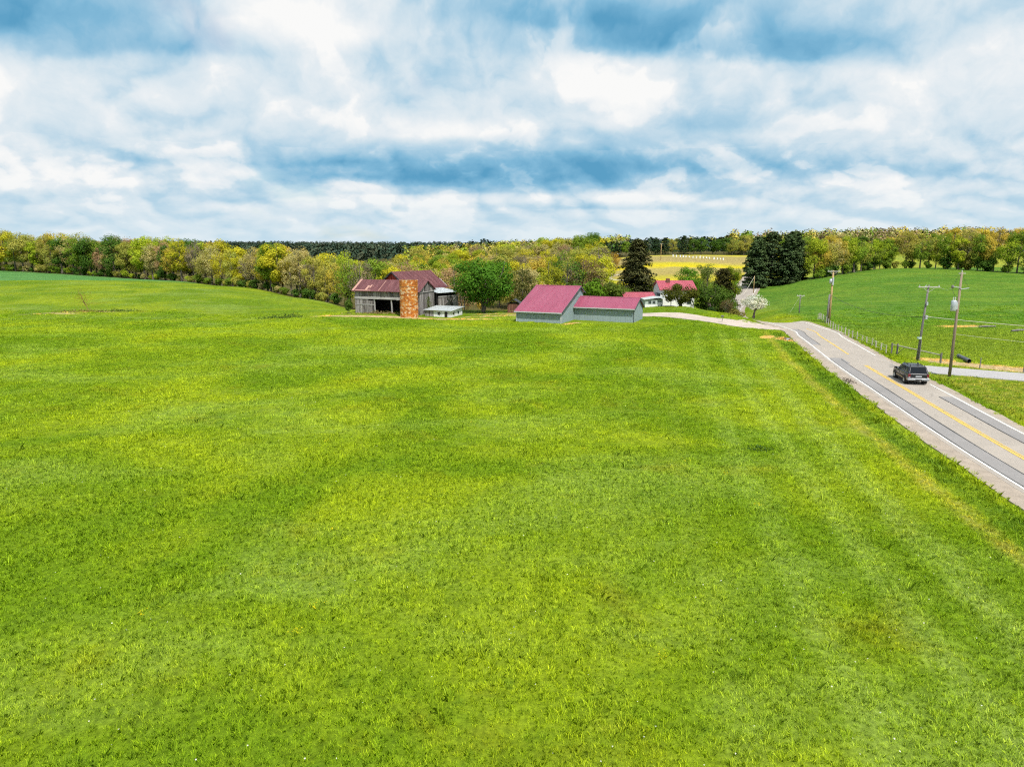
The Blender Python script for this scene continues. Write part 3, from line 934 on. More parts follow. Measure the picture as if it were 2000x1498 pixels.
m_whitewall = streaked('flaking white boards', [(0.2, (0.30, 0.30, 0.30)), (0.42, (0.62, 0.63, 0.64)), (0.8, (0.80, 0.80, 0.80))], 0.8, 0.2, (3.0, 3.0, 0.9), island=0.2)
m_redboard = streaked('faded red boards', [(0.25, (0.23, 0.035, 0.025)), (0.6, (0.34, 0.055, 0.04)), (0.85, (0.40, 0.10, 0.08))], 0.85, 0.1, (6, 6, 0.6), island=0.25)
m_dark = simple('dark barn interior', (0.018, 0.016, 0.015), 0.95, var=0.3)  # near-black colour standing in for the shade inside the buildings
m_glass = simple('window glass', (0.02, 0.03, 0.035), 0.08, 0, 0.6, var=0.1)
m_brownwood = streaked('reddish brown boards', [(0.25, (0.09, 0.04, 0.03)), (0.6, (0.17, 0.08, 0.06)), (0.85, (0.25, 0.13, 0.10))], 0.9, 0.1, (6, 6, 0.6), island=0.3)
m_blacktar = simple('black tar paper', (0.035, 0.037, 0.042), 0.7, var=0.25)
m_housewhite = streaked('white house siding', [(0.25, (0.66, 0.67, 0.66)), (0.8, (0.80, 0.80, 0.79))], 0.6, 0.3, (1.5, 1.5, 5.0))
m_housegreen = streaked('pale sage house siding', [(0.25, (0.36, 0.42, 0.40)), (0.8, (0.46, 0.52, 0.50))], 0.6, 0.3, (1.5, 1.5, 5.0))

# ---- the steel garage: a long saltbox with a lower wing
gar = thing('garage', 'blue-grey steel garage with long maroon saltbox roof and lower wing', 'garage', (0.81, 128.32, 0.0), -0.406)
GW, GD = 8.49, 12.6
zs = lambda y: 2.06 + 0.3707 * y
prof = [(0, -0.4), (0, zs(0) - 0.06), (10.4, zs(10.4) - 0.08), (GD, 4.82), (GD, -0.4)]
MB().prism(prof[::-1], 0.0, GW).build('wall', m_bluewall, gar)
mb = MB()
x = 0.18
while x < GW - 0.1:
    mb.box(x, x + 0.045, -0.028, 0.0, -0.3, zs(0) - 0.1); x += 0.31
y = 0.2
while y < GD - 0.1:
    h = zs(y) - 0.12 if y < 10.4 else 5.9 - 0.5 * (y - 10.4) - 0.12
    mb.box(GW, GW + 0.024, y, y + 0.045, -0.3, h); y += 0.31
mb.build('siding_ribs', m_bluewall, gar)
ribbed_roof(gar, 'roof_slope', m_maroon, -0.30, GW + 0.30, -0.50, zs(-0.50), 10.4, zs(10.4), 0.29)
ribbed_roof(gar, 'roof_slope', m_maroon, -0.30, GW + 0.30, 13.0, 4.66, 10.4, zs(10.4), 0.29)
MB().prism([(10.22, zs(10.4) + 0.03), (10.4, zs(10.4) + 0.15), (10.58, zs(10.4) + 0.03)], -0.32, GW + 0.32).build('ridge_cap', m_maroon, gar)
MB().box(-0.30, GW + 0.30, -0.58, -0.505, zs(-0.50) - 0.12, zs(-0.50) + 0.055).build('gutter', m_trim, gar)
for sx in (-0.34, GW + 0.30):
    MB().slab((sx, -0.36, zs(-0.36) - 0.16), (sx + 0.04, -0.36, zs(-0.36) - 0.16), (sx + 0.04, 10.4, zs(10.4) - 0.16), (sx, 10.4, zs(10.4) - 0.16), 0.24).build('verge_board', m_darktrim, gar)
    MB().slab((sx + 0.04, 13.0, 4.66 - 0.14), (sx, 13.0, 4.66 - 0.14), (sx, 10.4, zs(10.4) - 0.17), (sx + 0.04, 10.4, zs(10.4) - 0.17), 0.22).build('verge_board', m_darktrim, gar)
for sx in (-0.06, GW - 0.06):
    MB().box(sx, sx + 0.12, -0.05, 0.10, -0.3, zs(0) - 0.08).build('corner_trim', m_trim, gar)
# wing
WX0, WX1, WY0, WY1 = GW, 19.75, 7.2, 14.2
WYR, WZR, WZE = 10.75, 4.05, 2.40
def wz(y): return WZE + (WZR - WZE) * (y - WY0 + 0.40) / (WYR - WY0 + 0.40)
def wzb(y): return 2.02 + (WZR - 2.02) * (WY1 + 0.35 - y) / (WY1 + 0.35 - WYR)
wing = MB().prism([(WY0, -0.4), (WY0, wz(WY0) - 0.06), (WYR, WZR - 0.06), (WY1, wzb(WY1) - 0.06), (WY1, -0.4)][::-1], WX0 + 0.03, WX1).build('wing_wall', m_bluewall, gar)
mb = MB()
x = WX0 + 0.2
while x < WX1 - 0.1:
    mb.box(x, x + 0.045, WY0 - 0.028, WY0, -0.3, wz(WY0) - 0.1); x += 0.31
y = WY0 + 0.2
while y < WY1 - 0.1:
    mb.box(WX1, WX1 + 0.024, y, y + 0.045, -0.3, (wz(y) if y < WYR else wzb(y)) - 0.12); y += 0.31
mb.build('siding_ribs', m_bluewall, wing)
ribbed_roof(gar, 'wing_roof_slope', m_maroon, WX0 + 0.03, WX1 + 0.30, WY0 - 0.55, WZE - 0.06, WYR, WZR, 0.29)
ribbed_roof(gar, 'wing_roof_slope', m_maroon, WX0 + 0.03, WX1 + 0.30, WY1 + 0.35, 2.02, WYR, WZR, 0.29)
MB().prism([(WYR - 0.16, WZR + 0.03), (WYR, WZR + 0.13), (WYR + 0.16, WZR + 0.03)], WX0 + 0.03, WX1 + 0.31).build('ridge_cap', m_maroon, gar)
MB().box(WX0 + 0.05, WX1 + 0.30, WY0 - 0.63, WY0 - 0.555, WZE - 0.16, WZE).build('gutter', m_trim, gar)
MB().slab((WX1 + 0.30, WY0 - 0.44, WZE - 0.16), (WX1 + 0.34, WY0 - 0.44, WZE - 0.16), (WX1 + 0.34, WYR, WZR - 0.16), (WX1 + 0.30, WYR, WZR - 0.16), 0.23).build('verge_board', m_darktrim, gar)
MB().slab((WX1 + 0.34, WY1 + 0.4, 2.02 - 0.16), (WX1 + 0.30, WY1 + 0.4, 2.02 - 0.16), (WX1 + 0.30, WYR, WZR - 0.17), (WX1 + 0.34, WYR, WZR - 0.17), 0.23).build('verge_board', m_darktrim, gar)
MB().box(WX1 - 0.06, WX1 + 0.05, WY0 - 0.05, WY0 + 0.10, -0.3, wz(WY0) - 0.12).build('corner_trim', m_darktrim, gar)

# ---- the old barn: low front range, tall rear barn, lean-to
barn = thing('barn', 'weathered grey timber barn with sagging rusty maroon roofs', 'barn', (-31.63, 143.7, 0.0), -0.326)
AL, AD, ARY = 14.33, 6.84, 3.42
az_ = lambda y: 4.57 + 0.534 * (y + 0.4)
one = (1, 0)
mb = MB(); planks(mb, (0, 0), one, AL, lambda s: 3.45, lambda s: az_(0) - 0.1, 1, miss=0.0); mb.build('upper_siding', m_board, barn, kind='stuff')
MB().box(-0.02, 10.4, -0.10, -0.01, 2.95, 3.42).build('beam', m_beam, barn)
MB().hexa([(9.4, -0.16, 2.80), (10.3, -0.16, 2.95), (10.3, -0.11, 2.95), (9.4, -0.11, 2.80), (9.4, -0.16, 3.1), (10.3, -0.16, 3.3), (10.3, -0.11, 3.3), (9.4, -0.11, 3.1)]).build('broken_board', m_beam, barn)
mb = MB(); planks(mb, (0, 0.02), one, 4.15, lambda s: -0.5, lambda s: 2.93 - 0.25 * (s > 3.0), 2, miss=0.02, rag=0.12); mb.build('front_siding', m_board, barn, kind='stuff')
MB().box(0.4, 4.3, -0.05, -0.005, 1.75, 1.93).build('door_rail', m_beam, barn)
mb = MB(); planks(mb, (11.9, 0.02), one, AL - 11.9, lambda s: -0.4, lambda s: 3.5, 3); mb.build('front_siding', m_board, barn, kind='stuff')
for px_ in (4.25, 8.05, 11.8):
    MB().hexa([(px_ + 0.10, 0.05, -0.4), (px_ + 0.32, 0.05, -0.4), (px_ + 0.32, 0.27, -0.4), (px_ + 0.10, 0.27, -0.4), (px_ - 0.05, 0.05, 3.0), (px_ + 0.17, 0.05, 3.0), (px_ + 0.17, 0.27, 3.0), (px_ - 0.05, 0.27, 3.0)]).build('post', m_beam, barn)
mb = MB(); planks(mb, (0.03, AD), (0, -1), AD, lambda s: -0.4, lambda s: az_(AD - s) - 0.1 if AD - s < ARY else az_(s) - 0.1, 4, miss=0.02); mb.build('end_siding', m_board, barn, kind='stuff')
# right end: boards below a tie beam, boards with gaps in the gable
mb = MB(); planks(mb, (AL, 0), (0, 1), AD, lambda s: -0.6, lambda s: 4.45, 5, miss=0.0, rag=0.15); mb.build('end_siding', m_board, barn, kind='stuff')
mb = MB(); planks(mb, (AL + 0.04, 0.3), (0, 1), AD - 0.6, lambda s: 4.5, lambda s: az_(min(s + 0.3, AD - s - 0.3)) - 0.12, 6, miss=0.16, rag=0.1); mb.build('gable_siding', m_board, barn, kind='stuff')
MB().box(AL + 0.0, AL + 0.12, -0.05, AD + 0.05, 4.36, 4.50).build('tie_beam', m_beam, barn)
mb = MB(); planks(mb, (0, AD), one, AL, lambda s: -0.4, lambda s: az_(0) - 0.1, 7); mb.build('back_siding', m_board, barn, kind='stuff')
MB().box(0.2, AL - 0.2, AD - 1.2, AD - 1.15, -0.4, 4.4).build('shade_backing', m_dark, barn)  # near-black sheet: the open bay's inner shade put in as colour
ribbed_roof(barn, 'roof_slope', m_rust, -0.45, AL + 0.35, -0.55, az_(-0.55), ARY, az_(ARY), 0.33, 0.04, 0.025)
ribbed_roof(barn, 'roof_slope', m_rust, -0.45, AL + 0.35, AD + 0.42, az_(-0.42), ARY, az_(ARY), 0.33, 0.04, 0.025)
MB().box(-0.47, -0.10, -0.46, ARY, 0, 0.02)
m_faded = simple('bare rusted tin sheet', (0.40, 0.22, 0.18), 0.6, var=0.25)
for x0, x1, f0, f1 in ((-0.46, 0.05, 0.0, 1.0), (2.4, 2.9, 0.02, 0.45), (3.0, 3.35, 0.25, 0.5), (0.3, 3.8, 0.0, 0.055), (5.5, 5.62, 0.0, 0.9)):
    ya, yb = -0.43 + (ARY + 0.42) * f0, -0.43 + (ARY + 0.42) * f1
    MB().slab((x0, ya, az_(ya) + 0.085), (x1, ya, az_(ya) + 0.085), (x1, yb, az_(yb) + 0.085), (x0, yb, az_(yb) + 0.085), 0.015).build('roof_sheet', m_faded, barn)

BP = (-21.89 - 0.0, 149.18); BR = 0.894


def to_barn(x, y, ang):
    """Position in the barn's own frame for a piece laid out in another frame."""
    ca, sa = math.cos(-0.326), math.sin(-0.326)
    dx_, dy_ = x + 31.63, y - 143.7
    return (dx_ * ca + dy_ * sa, -dx_ * sa + dy_ * ca)


def in_barn(o, x, y, rz):
    lx, ly = to_barn(x, y, rz)
    o.parent = barn; o.location = (lx, ly, 0); o.rotation_euler = (0, 0, rz + 0.326)
    return o


BL, BH, BE, BRZ = 10.95, 4.38, 5.05, 7.95
bz = lambda y: BE + (BRZ - BE) * (y / BH) if y <= BH else BE + (BRZ - BE) * ((2 * BH - y) / BH)
mb = MB(); planks(mb, (0, 2 * BH), (0, -1), 2 * BH, lambda s: -1.5, lambda s: 5.6 if s > 99 else min(bz(s) - 0.1, 9), 11, miss=0.0)
main_ = in_barn(mb.build('tall_gable_siding', m_redboard, None, kind='stuff', label='faded red boards in the gable of the tall rear barn'), BP[0], BP[1], BR)
mb = MB(); planks(mb, (0, 0.02), one, BL, lambda s: -1.5, lambda s: BE - 0.05, 12); in_barn(mb.build('tall_side_siding', m_board, None, kind='stuff'), BP[0], BP[1], BR)
mb = MB(); planks(mb, (BL, 0), (0, 1), 2 * BH, lambda s: -2.5, lambda s: bz(s) - 0.1, 13); in_barn(mb.build('tall_end_siding', m_board, None, kind='stuff'), BP[0], BP[1], BR)
in_barn(ribbed_roof(None, 'tall_roof_slope', m_rust, -0.35, BL + 0.35, -0.55, bz(0) - 0.36, BH, BRZ, 0.33, 0.05, 0.025), BP[0], BP[1], BR)
in_barn(ribbed_roof(None, 'tall_roof_slope', m_rust, -0.35, BL + 0.35, 2 * BH + 0.4, bz(0) - 0.26, BH, BRZ, 0.33, 0.05, 0.025), BP[0], BP[1], BR)
in_barn(MB().slab((-0.40, -0.5, BE - 0.55), (-0.33, -0.5, BE - 0.55), (-0.33, BH, BRZ - 0.22), (-0.40, BH, BRZ - 0.22), 0.26).build('verge_board', m_blacktar, None), BP[0], BP[1], BR)
in_barn(MB().slab((-0.33, 2 * BH + .3, BE - 0.45), (-0.40, 2 * BH + .3, BE - 0.45), (-0.40, BH, BRZ - 0.22), (-0.33, BH, BRZ - 0.22), 0.26).build('verge_board', m_blacktar, None), BP[0], BP[1], BR)
in_barn(MB().slab((BL + 0.36, -0.5, BE - 0.30), (BL + 0.46, -0.5, BE - 0.30), (BL + 0.46, 1.7, BE + 1.2), (BL + 0.36, 1.7, BE + 1.2), 0.05).build('roof_flashing', m_tin, None), BP[0], BP[1], BR)
# lean-to
CA0, CA1, CB = 1.5, 9.8, -7.5
cz = lambda y: 4.95 + (y / CB) * (3.95 - 4.95)
in_barn(ribbed_roof(None, 'lean_to_roof', m_rust, CA0 + 2.0, CA1 + 0.3, -3.0, cz(-3.0) + 0.05, -0.5, cz(-0.5) + 0.06, 0.33, 0.04, 0.025), BP[0], BP[1], BR)
in_barn(ribbed_roof(None, 'lean_to_roof', m_tin, CA0 - 0.2, CA1 - 2.2, CB - 0.35, cz(CB - 0.35), -3.0, cz(-3.0), 0.4, 0.04, 0.02), BP[0], BP[1], BR)
mb = MB(); planks(mb, (CA0, CB), one, CA1 - CA0 - 2.3, lambda s: -0.9, lambda s: 3.1 - 0.02 * s, 14, miss=0.01, rag=0.14); in_barn(mb.build('lean_to_siding', m_board, None, kind='stuff'), BP[0], BP[1], BR)
in_barn(MB().box(CA0, CA1 - 2.2, CB - 0.09, CB - 0.03, 3.05, 3.25).build('beam', m_beam, None), BP[0], BP[1], BR)
in_barn(MB().box(CA0, CA1 - 2.3, CB + 0.4, CB + 0.45, -0.9, 3.9).build('shade_backing', m_dark, None), BP[0], BP[1], BR)  # black sheet behind the boards, interior shade given by its colour
for q, lean in ((CA1 - 2.2, 0.1), (CA1 - 1.1, 0.35), (CA1 - 0.2, 0.2)):
    in_barn(MB().tube([(q, CB + 0.1, -1.2), (q - lean, CB + 0.1, 3.9)], 0.10, 5).build('post', m_board, None), BP[0], BP[1], BR)
mb = MB(); planks(mb, (CA1 - 2.1, CB + 1.6), (0.8, 0.6), 2.6, lambda s: -1.2, lambda s: 3.7, 15, miss=0.45, rag=0.4); in_barn(mb.build('lean_to_siding', m_board, None, kind='stuff'), BP[0], BP[1], BR)
in_barn(MB().box(CA0 + 0.2, CA1, -0.3, -0.25, -1.2, 4.4).build('shade_backing', m_dark, None), BP[0], BP[1], BR)  # another black sheet, colours in the shade deep under the lean-to

# ---- tile silo
silo = thing('silo', 'round orange and cream glazed tile silo in front of the barn', 'silo', (-19.75, 136.7, 0.0))
m_tile, T, out = mat_new('glazed silo tile')
isl = T.n('ShaderNodeNewGeometry').outputs['Random Per Island']
co = T.n('ShaderNodeTexCoord').outputs['Object']
nn = T.noise(co, 1.5, 4, 0.6)
v = T.math('ADD', isl, T.math('MULTIPLY', T.math('SUBTRACT', nn, 0.5), 1.5))
c = T.ramp(v, [(0.02, (0.33, 0.080, 0.010)), (0.22, (0.44, 0.125, 0.014)), (0.45, (0.54, 0.175, 0.022)), (0.64, (0.58, 0.23, 0.045)), (0.76, (0.58, 0.38, 0.20)), (0.88, (0.64, 0.48, 0.32)), (1.0, (0.56, 0.19, 0.03))], 'CONSTANT')
c = T.mix(0.12, c, T.ramp(T.noise(co, 7.0, 4, 0.6), [(0.3, (0.35, 0.16, 0.04)), (0.7, (0.75, 0.42, 0.18))]))
principled(T, out, c, 0.38, 0, 0.4)
SR, SH = 1.74, 7.05
mb = MB()
rows, cols = 24, 27
for j in range(rows):
    z0 = -0.1 + (SH + 0.1) * j / rows; z1 = -0.1 + (SH + 0.1) * (j + 1) / rows - 0.022
    for k in range(cols):
        a0 = 2 * math.pi * (k + 0.5 * (j % 2)) / cols; a1 = a0 + 2 * math.pi / cols - 0.016
        r1 = SR + rnd.uniform(-0.012, 0.012)
        am = (a0 + a1) / 2
        ring = []
        for z in (z0, z1):
            ring += [(math.cos(a) * r, math.sin(a) * r, z) for a, r in ((a0, SR - 0.15), (a0, r1), (a1, r1), (a1, SR - 0.15))]
        mb.hexa(ring)
mb.build('tile_blocks', m_tile, silo, kind='stuff')
MB().lathe([(SR - 0.05, -0.2), (SR - 0.05, SH - 0.06), (SR - 0.17, SH - 0.06), (SR - 0.17, -0.2)], 40).build('mortar_shell', simple('sooty mortar', (0.22, 0.15, 0.10), 0.9, var=0.3), silo)
MB().lathe([(0.0, SH - 2.0), (SR - 0.2, SH - 2.0)], 24).build('silo_shade_disc', m_dark, silo)  # black disc: the dark of the hollow silo painted in, no real floor
for z in (1.4, 2.9, 4.4, 5.8):
    MB().lathe([(SR + 0.012, z), (SR + 0.03, z + 0.015), (SR + 0.012, z + 0.03)], 40).build('steel_hoop', simple('rusty hoop', (0.16, 0.08, 0.05), 0.7), silo)

# ---- low white shed against the barn
shed = thing('shed', 'low white shed with pale tin roof beside the silo', 'shed', (-16.95, 138.35, 0.0), -0.40)
SX, SD, SE = 5.6, 5.0, 1.18
mb = MB(); planks(mb, (0, 0), one, 1.9, lambda s: -0.3, lambda s: SE - 0.05, 21, rag=0.03); mb.build('front_siding', m_board, shed, kind='stuff')
mb = MB(); planks(mb, (1.9, 0), one, SX - 1.9, lambda s: -0.3, lambda s: SE - 0.05, 22, 0.3, 0.5, 0, rag=0.02); mb.build('front_siding', m_whitewall, shed, kind='stuff')
mb = MB(); planks(mb, (SX, 0), (0, 1), SD, lambda s: -0.3, lambda s: SE + 0.05 * s - 0.05, 23, 0.3, 0.5, 0, rag=0.02); mb.build('side_siding', m_whitewall, shed, kind='stuff')
MB().box(0.05, SX - 0.08, 0.25, 0.30, -0.3, SE - 0.1).build('shade_backing', m_dark, shed)  # black sheet colouring in the shade behind the front boards
ribbed_roof(shed, 'roof', m_tin, -0.3, SX + 0.4, -0.35, SE, SD + 0.3, SE + 0.42, 0.45, 0.04, 0.02)
for x0, w_, z0, h_ in ((2.85, 0.50, 0.35, 0.5),):
    w = MB().box(x0, x0 + w_, -0.06, -0.04, z0, z0 + h_).build('window', m_glass, shed)
    MB().box(x0 - 0.06, x0 + w_ + 0.06, -0.05, -0.036, z0 - 0.06, z0 + h_ + 0.06).build('frame', m_beam, w)
MB().box(4.35, 4.95, -0.07, -0.04, -0.2, 0.98).build('door', m_dark, shed)
for yy in (1.0, 3.0):
    MB().box(SX + 0.03, SX + 0.06, yy, yy + 0.5, 0.4, 0.85).build('window', m_glass, shed)

# ---- wood shed behind
ws = thing('woodshed', 'small reddish brown woodshed with black roof behind the garage corner', 'shed', (-0.9, 143.6, 0.0), -0.15)
mb = MB(); planks(mb, (0, 0), one, 2.6, lambda s: -0.3, lambda s: 1.9 + 0.0 * s, 31, 0.12, 0.2); mb.build('front_siding', m_brownwood, ws, kind='stuff')
mb = MB(); planks(mb, (2.6, 0), (0, 1), 2.4, lambda s: -0.3, lambda s: 1.9, 32, 0.12, 0.2); mb.build('side_siding', m_brownwood, ws, kind='stuff')
mb = MB(); planks(mb, (0, 2.4), (0, -1), 2.4, lambda s: -0.3, lambda s: 1.9, 33, 0.12, 0.2); mb.build('side_siding', m_brownwood, ws, kind='stuff')
MB().slab((-0.2, -0.3, 1.85), (1.3, -0.3, 2.75), (1.3, 2.7, 2.75), (-0.2, 2.7, 1.85), 0.06).build('roof_slope', m_blacktar, ws)
MB().slab((1.3, -0.3, 2.75), (2.8, -0.3, 1.85), (2.8, 2.7, 1.85), (1.3, 2.7, 2.75), 0.06).build('roof_slope', m_blacktar, ws)
MB().box(0.3, 2.3, 0.3, 2.0, 1.9, 2.05).build('loft', m_dark, ws)

# ---- farmhouse
hs = thing('house', 'white farmhouse with red steel roofs behind the drive', 'house', (25.2, 155.0, -0.25), 0.0)
HX = 25.2
def hroof(nm, x0, x1, ya, za, yr, zr, yb, zb):
    ribbed_roof(hs, nm, m_redroof, x0, x1, ya, za, yr, zr, 0.4, 0.06, 0.03)
    ribbed_roof(hs, nm, m_redroof, x0, x1, yb, zb, yr, zr, 0.4, 0.06, 0.03)
# low left wing
MB().prism([(4.5, -0.5), (4.5, 2.25), (7.9, 3.05), (11.0, 2.25), (11.0, -0.5)][::-1], 0.0, 6.9).build('wing_wall', m_housegreen, hs)
hroof('wing_roof', -0.3, 7.0, 4.1, 2.2, 7.9, 3.15, 11.4, 2.2)
# tall main block
MB().prism([(6.2, -0.5), (6.2, 4.05), (10.2, 5.55), (14.2, 4.05), (14.2, -0.5)][::-1], 8.3, 16.0).build('wall', m_housewhite, hs)
hroof('roof', 7.95, 16.4, 5.75, 3.92, 10.2, 5.68, 14.6, 3.92)
MB().box(7.9, 16.45, 5.66, 5.76, 3.72, 3.95).build('gutter', simple('red gutter', (0.30, 0.08, 0.09), 0.5), hs)
def window(parent, x0, x1, y, z0, z1):
    w = MB().box(x0 - 0.07, x1 + 0.07, y - 0.045, y - 0.005, z0 - 0.07, z1 + 0.07).build('window', m_trim, parent)
    for k in range(2):
        a = x0 + (x1 - x0) * k / 2 + 0.02; b = x0 + (x1 - x0) * (k + 1) / 2 - 0.02
        for q in range(2):
            c0 = z0 + (z1 - z0) * q / 2 + 0.015; c1 = z0 + (z1 - z0) * (q + 1) / 2 - 0.015
            MB().box(a, b, y - 0.06, y - 0.047, c0, c1).build('pane', m_glass, w)
    return w
window(hs, 9.7, 10.6, 6.2, 2.75, 3.75); window(hs, 12.3, 13.2, 6.2, 2.75, 3.75); window(hs, 14.4, 15.3, 6.2, 2.75, 3.75)
window(hs, 12.3, 13.2, 6.2, 0.6, 1.7); window(hs, 14.4, 15.3, 6.2, 0.6, 1.7)
MB().box(7.0, 8.3, 6.6, 10.0, -0.4, 3.0).build('link_wall', m_darktrim, hs)
# entry porch in front
MB().box(3.75, 6.45, 0.0, 4.6, -0.5, 1.05).build('porch_lower_wall', m_housewhite, hs)
MB().box(3.78, 6.42, 0.03, 4.6, 1.05, 2.12).build('porch_upper_wall', m_housegreen, hs)
window(hs, 4.45, 5.1, 0.03, 1.2, 1.85); window(hs, 5.35, 6.0, 0.03, 1.2, 1.85)
MB().slab((3.45, -0.3, 2.08), (6.55, -0.3, 2.48), (6.55, 4.8, 2.48), (3.45, 4.8, 2.08), 0.10).build('porch_roof', m_trim, hs)
MB().slab((6.55, -0.3, 2.48), (9.6, -0.3, 2.20), (9.6, 4.8, 2.20), (6.55, 4.8, 2.48), 0.10).build('porch_roof', m_trim, hs)
MB().box(6.45, 7.65, 0.35, 4.6, -0.5, 2.2).build('entry_wall', m_housegreen, hs)
MB().box(6.65, 7.45, 0.30, 0.346, -0.3, 1.75).build('door', simple('grey door', (0.26, 0.30, 0.29), 0.5), hs)
MB().box(7.65, 11.6, 0.6, 0.75, -0.5, 0.75).build('porch_wall', m_housewhite, hs)
MB().box(7.7, 11.6, 0.75, 6.1, -0.5, -0.05).build('porch_floor', m_trim, hs)
for x in (9.45, 11.5):
    MB().box(x, x + 0.14, 0.62, 0.74, 0.75, 2.2).build('porch_post', m_housewhite, hs)
MB().box(10.1, 10.9, 8.9, 9.5, 5.0, 6.2).build('chimney', m_brownwood, hs)

# ---- little white shed beyond the valley
fz = gz(61.9, 430)
fs = thing('shed', 'tiny white shed at the edge of the far wood', 'shed', (60.6, 429, fz))
MB().prism([(0, -0.5), (0, 1.9), (1.4, 2.7), (2.8, 1.9), (2.8, -0.5)][::-1], 0, 3.2).build('wall', m_housewhite, fs)
MB().slab((-0.2, -0.2, 1.85), (3.4, -0.2, 1.85), (3.4, 1.4, 2.75), (-0.2, 1.4, 2.75), 0.06).build('roof', m_tin, fs)
MB().slab((3.4, 3.0, 1.85), (-0.2, 3.0, 1.85), (-0.2, 1.4, 2.75), (3.4, 1.4, 2.75), 0.06).build('roof', m_tin, fs)

# ------------------------------------------------------------------ poles, fences, car, small things
m_pole = streaked('weathered brown pole', [(0.25, (0.14, 0.105, 0.075)), (0.6, (0.27, 0.215, 0.16)), (0.85, (0.36, 0.29, 0.22))], 0.85, 0.1, (8, 8, 0.6))
m_greypole = streaked('weathered grey pole', [(0.25, (0.10, 0.095, 0.09)), (0.6, (0.19, 0.18, 0.17)), (0.85, (0.28, 0.27, 0.26))], 0.85, 0.1, (8, 8, 0.6))
m_yelpole = streaked('newer tan pole', [(0.25, (0.28, 0.19, 0.085)), (0.6, (0.44, 0.31, 0.15)), (0.85, (0.54, 0.40, 0.22))], 0.8, 0.1, (8, 8, 0.6))
m_arm = simple('pale crossarm', (0.40, 0.39, 0.36), 0.8, var=0.2)
m_insul = simple('grey porcelain', (0.45, 0.47, 0.48), 0.3, var=0.1)
m_galv = simple('galvanised steel', (0.48, 0.52, 0.56), 0.35, 0.4, var=0.1)
m_wire = simple('black cable', (0.045, 0.045, 0.045), 0.6, var=0.1)
m_palewire = simple('bare aluminium cable', (0.50, 0.48, 0.40), 0.5, var=0.1)


def pole(label, x, y, h, mat, arm=None, arm_ang=0.0, lean=(0, 0), base=None, r=0.14, arm_z=0.25):
    z = gz(x, y) if base is None else base
    t = thing('utility_pole', label, 'utility pole', (x, y, z), 0.0, 'utility poles along the road')
    MB().tube([(0, 0, -0.4), (lean[0] * 0.5, lean[1] * 0.5, h * 0.5), (lean[0], lean[1], h)], [r, r * 0.85, r * 0.68], 10).build('pole_shaft', mat, t, smooth=True)
    if arm:
        ca, sa = math.cos(arm_ang), math.sin(arm_ang)
        zt = h - arm_z
        cx_, cy_ = lean[0], lean[1]
        w = 0.06
        q = [(cx_ + ca * s - sa * d, cy_ + sa * s + ca * d) for s, d in ((-arm / 2, -0.2), (arm / 2, -0.2), (arm / 2, -0.2 + 0.1), (-arm / 2, -0.2 + 0.1))]
        a_ = MB().hexa([(p[0], p[1], zt - w) for p in q] + [(p[0], p[1], zt + w) for p in q]).build('crossarm', m_arm, t)
        for s in (-arm / 2 + 0.12, -arm * 0.16, arm / 2 - 0.12):
            MB().lathe([(0.0, zt + 0.24), (0.04, zt + 0.22), (0.055, zt + 0.14), (0.03, zt + 0.10), (0.03, zt + w)], 8, 'Z', (cx_ + ca * s + sa * 0.15, cy_ + sa * s - ca * 0.15, 0)).build('insulator', m_insul, a_)
        for s in (-1, 1):
            MB().tube([(cx_ + ca * s * arm * 0.30 + sa * .15, cy_ + sa * s * arm * 0.30 - ca * .15, zt - w), (cx_ + sa * .12, cy_ - ca * .12, zt - 0.62)], 0.022, 4).build('arm_brace', m_arm, t)
    return t


p1 = pole('tall brown utility pole carrying a pale cylindrical transformer', 46.4, 74.1, 10.95, m_pole, r=0.16)
for zz, s in ((9.35, -1), (9.2, 1)):
    MB().tube([(0, -0.14, zz), (s * 0.85, -0.16, zz + 0.12)], 0.04, 6).build('bracket', m_galv, p1)
ct = MB().lathe([(0.0, 9.3), (0.11, 9.32), (0.13, 9.45), (0.10, 9.62), (0.0, 9.64)], 12, 'Z', (-0.88, -0.16, 0)).build('cutout', m_greypole, p1, smooth=True)
tk = MB().lathe([(0.0, 6.95), (0.24, 6.96), (0.27, 7.02), (0.27, 7.95), (0.24, 8.03), (0.0, 8.08)], 20, 'Z', (-0.52, -0.12, 0)).build('transformer', m_galv, p1, smooth=True, label='pale grey cylindrical transformer can')
for k in (-0.1, 0.1):
    MB().lathe([(0.035, 8.02), (0.06, 8.1), (0.04, 8.2), (0.06, 8.28), (0.02, 8.4), (0.0, 8.4)], 8, 'Z', (-0.52 + k, -0.12, 0)).build('bushing', m_insul, tk)
MB().box(-0.30, -0.10, -0.16, -0.08, 7.1, 7.9).build('mounting_bracket', m_galv, p1)
MB().tube([(-0.88, -0.16, 9.3), (-0.75, -0.14, 8.9), (-0.42, -0.12, 8.4)], 0.012, 4).build('jumper_wire', m_wire, p1)
MB().tube([(-0.85, -0.16, 9.5), (-0.5, -0.1, 10.2), (-0.1, 0, 10.85)], 0.012, 4).build('jumper_wire', m_wire, p1)
MB().tube([(0.85, -0.16, 9.3), (0.4, -0.1, 10.0), (0.1, 0, 10.6)], 0.012, 4).build('jumper_wire', m_wire, p1)
MB().box(-0.35, 0.35, -0.10, -0.02, 10.78, 10.86).build('crossarm', m_arm, p1)
MB().lathe([(0.0, 11.15), (0.05, 11.1), (0.05, 10.95), (0.03, 10.9)], 8).build('insulator', m_insul, p1)

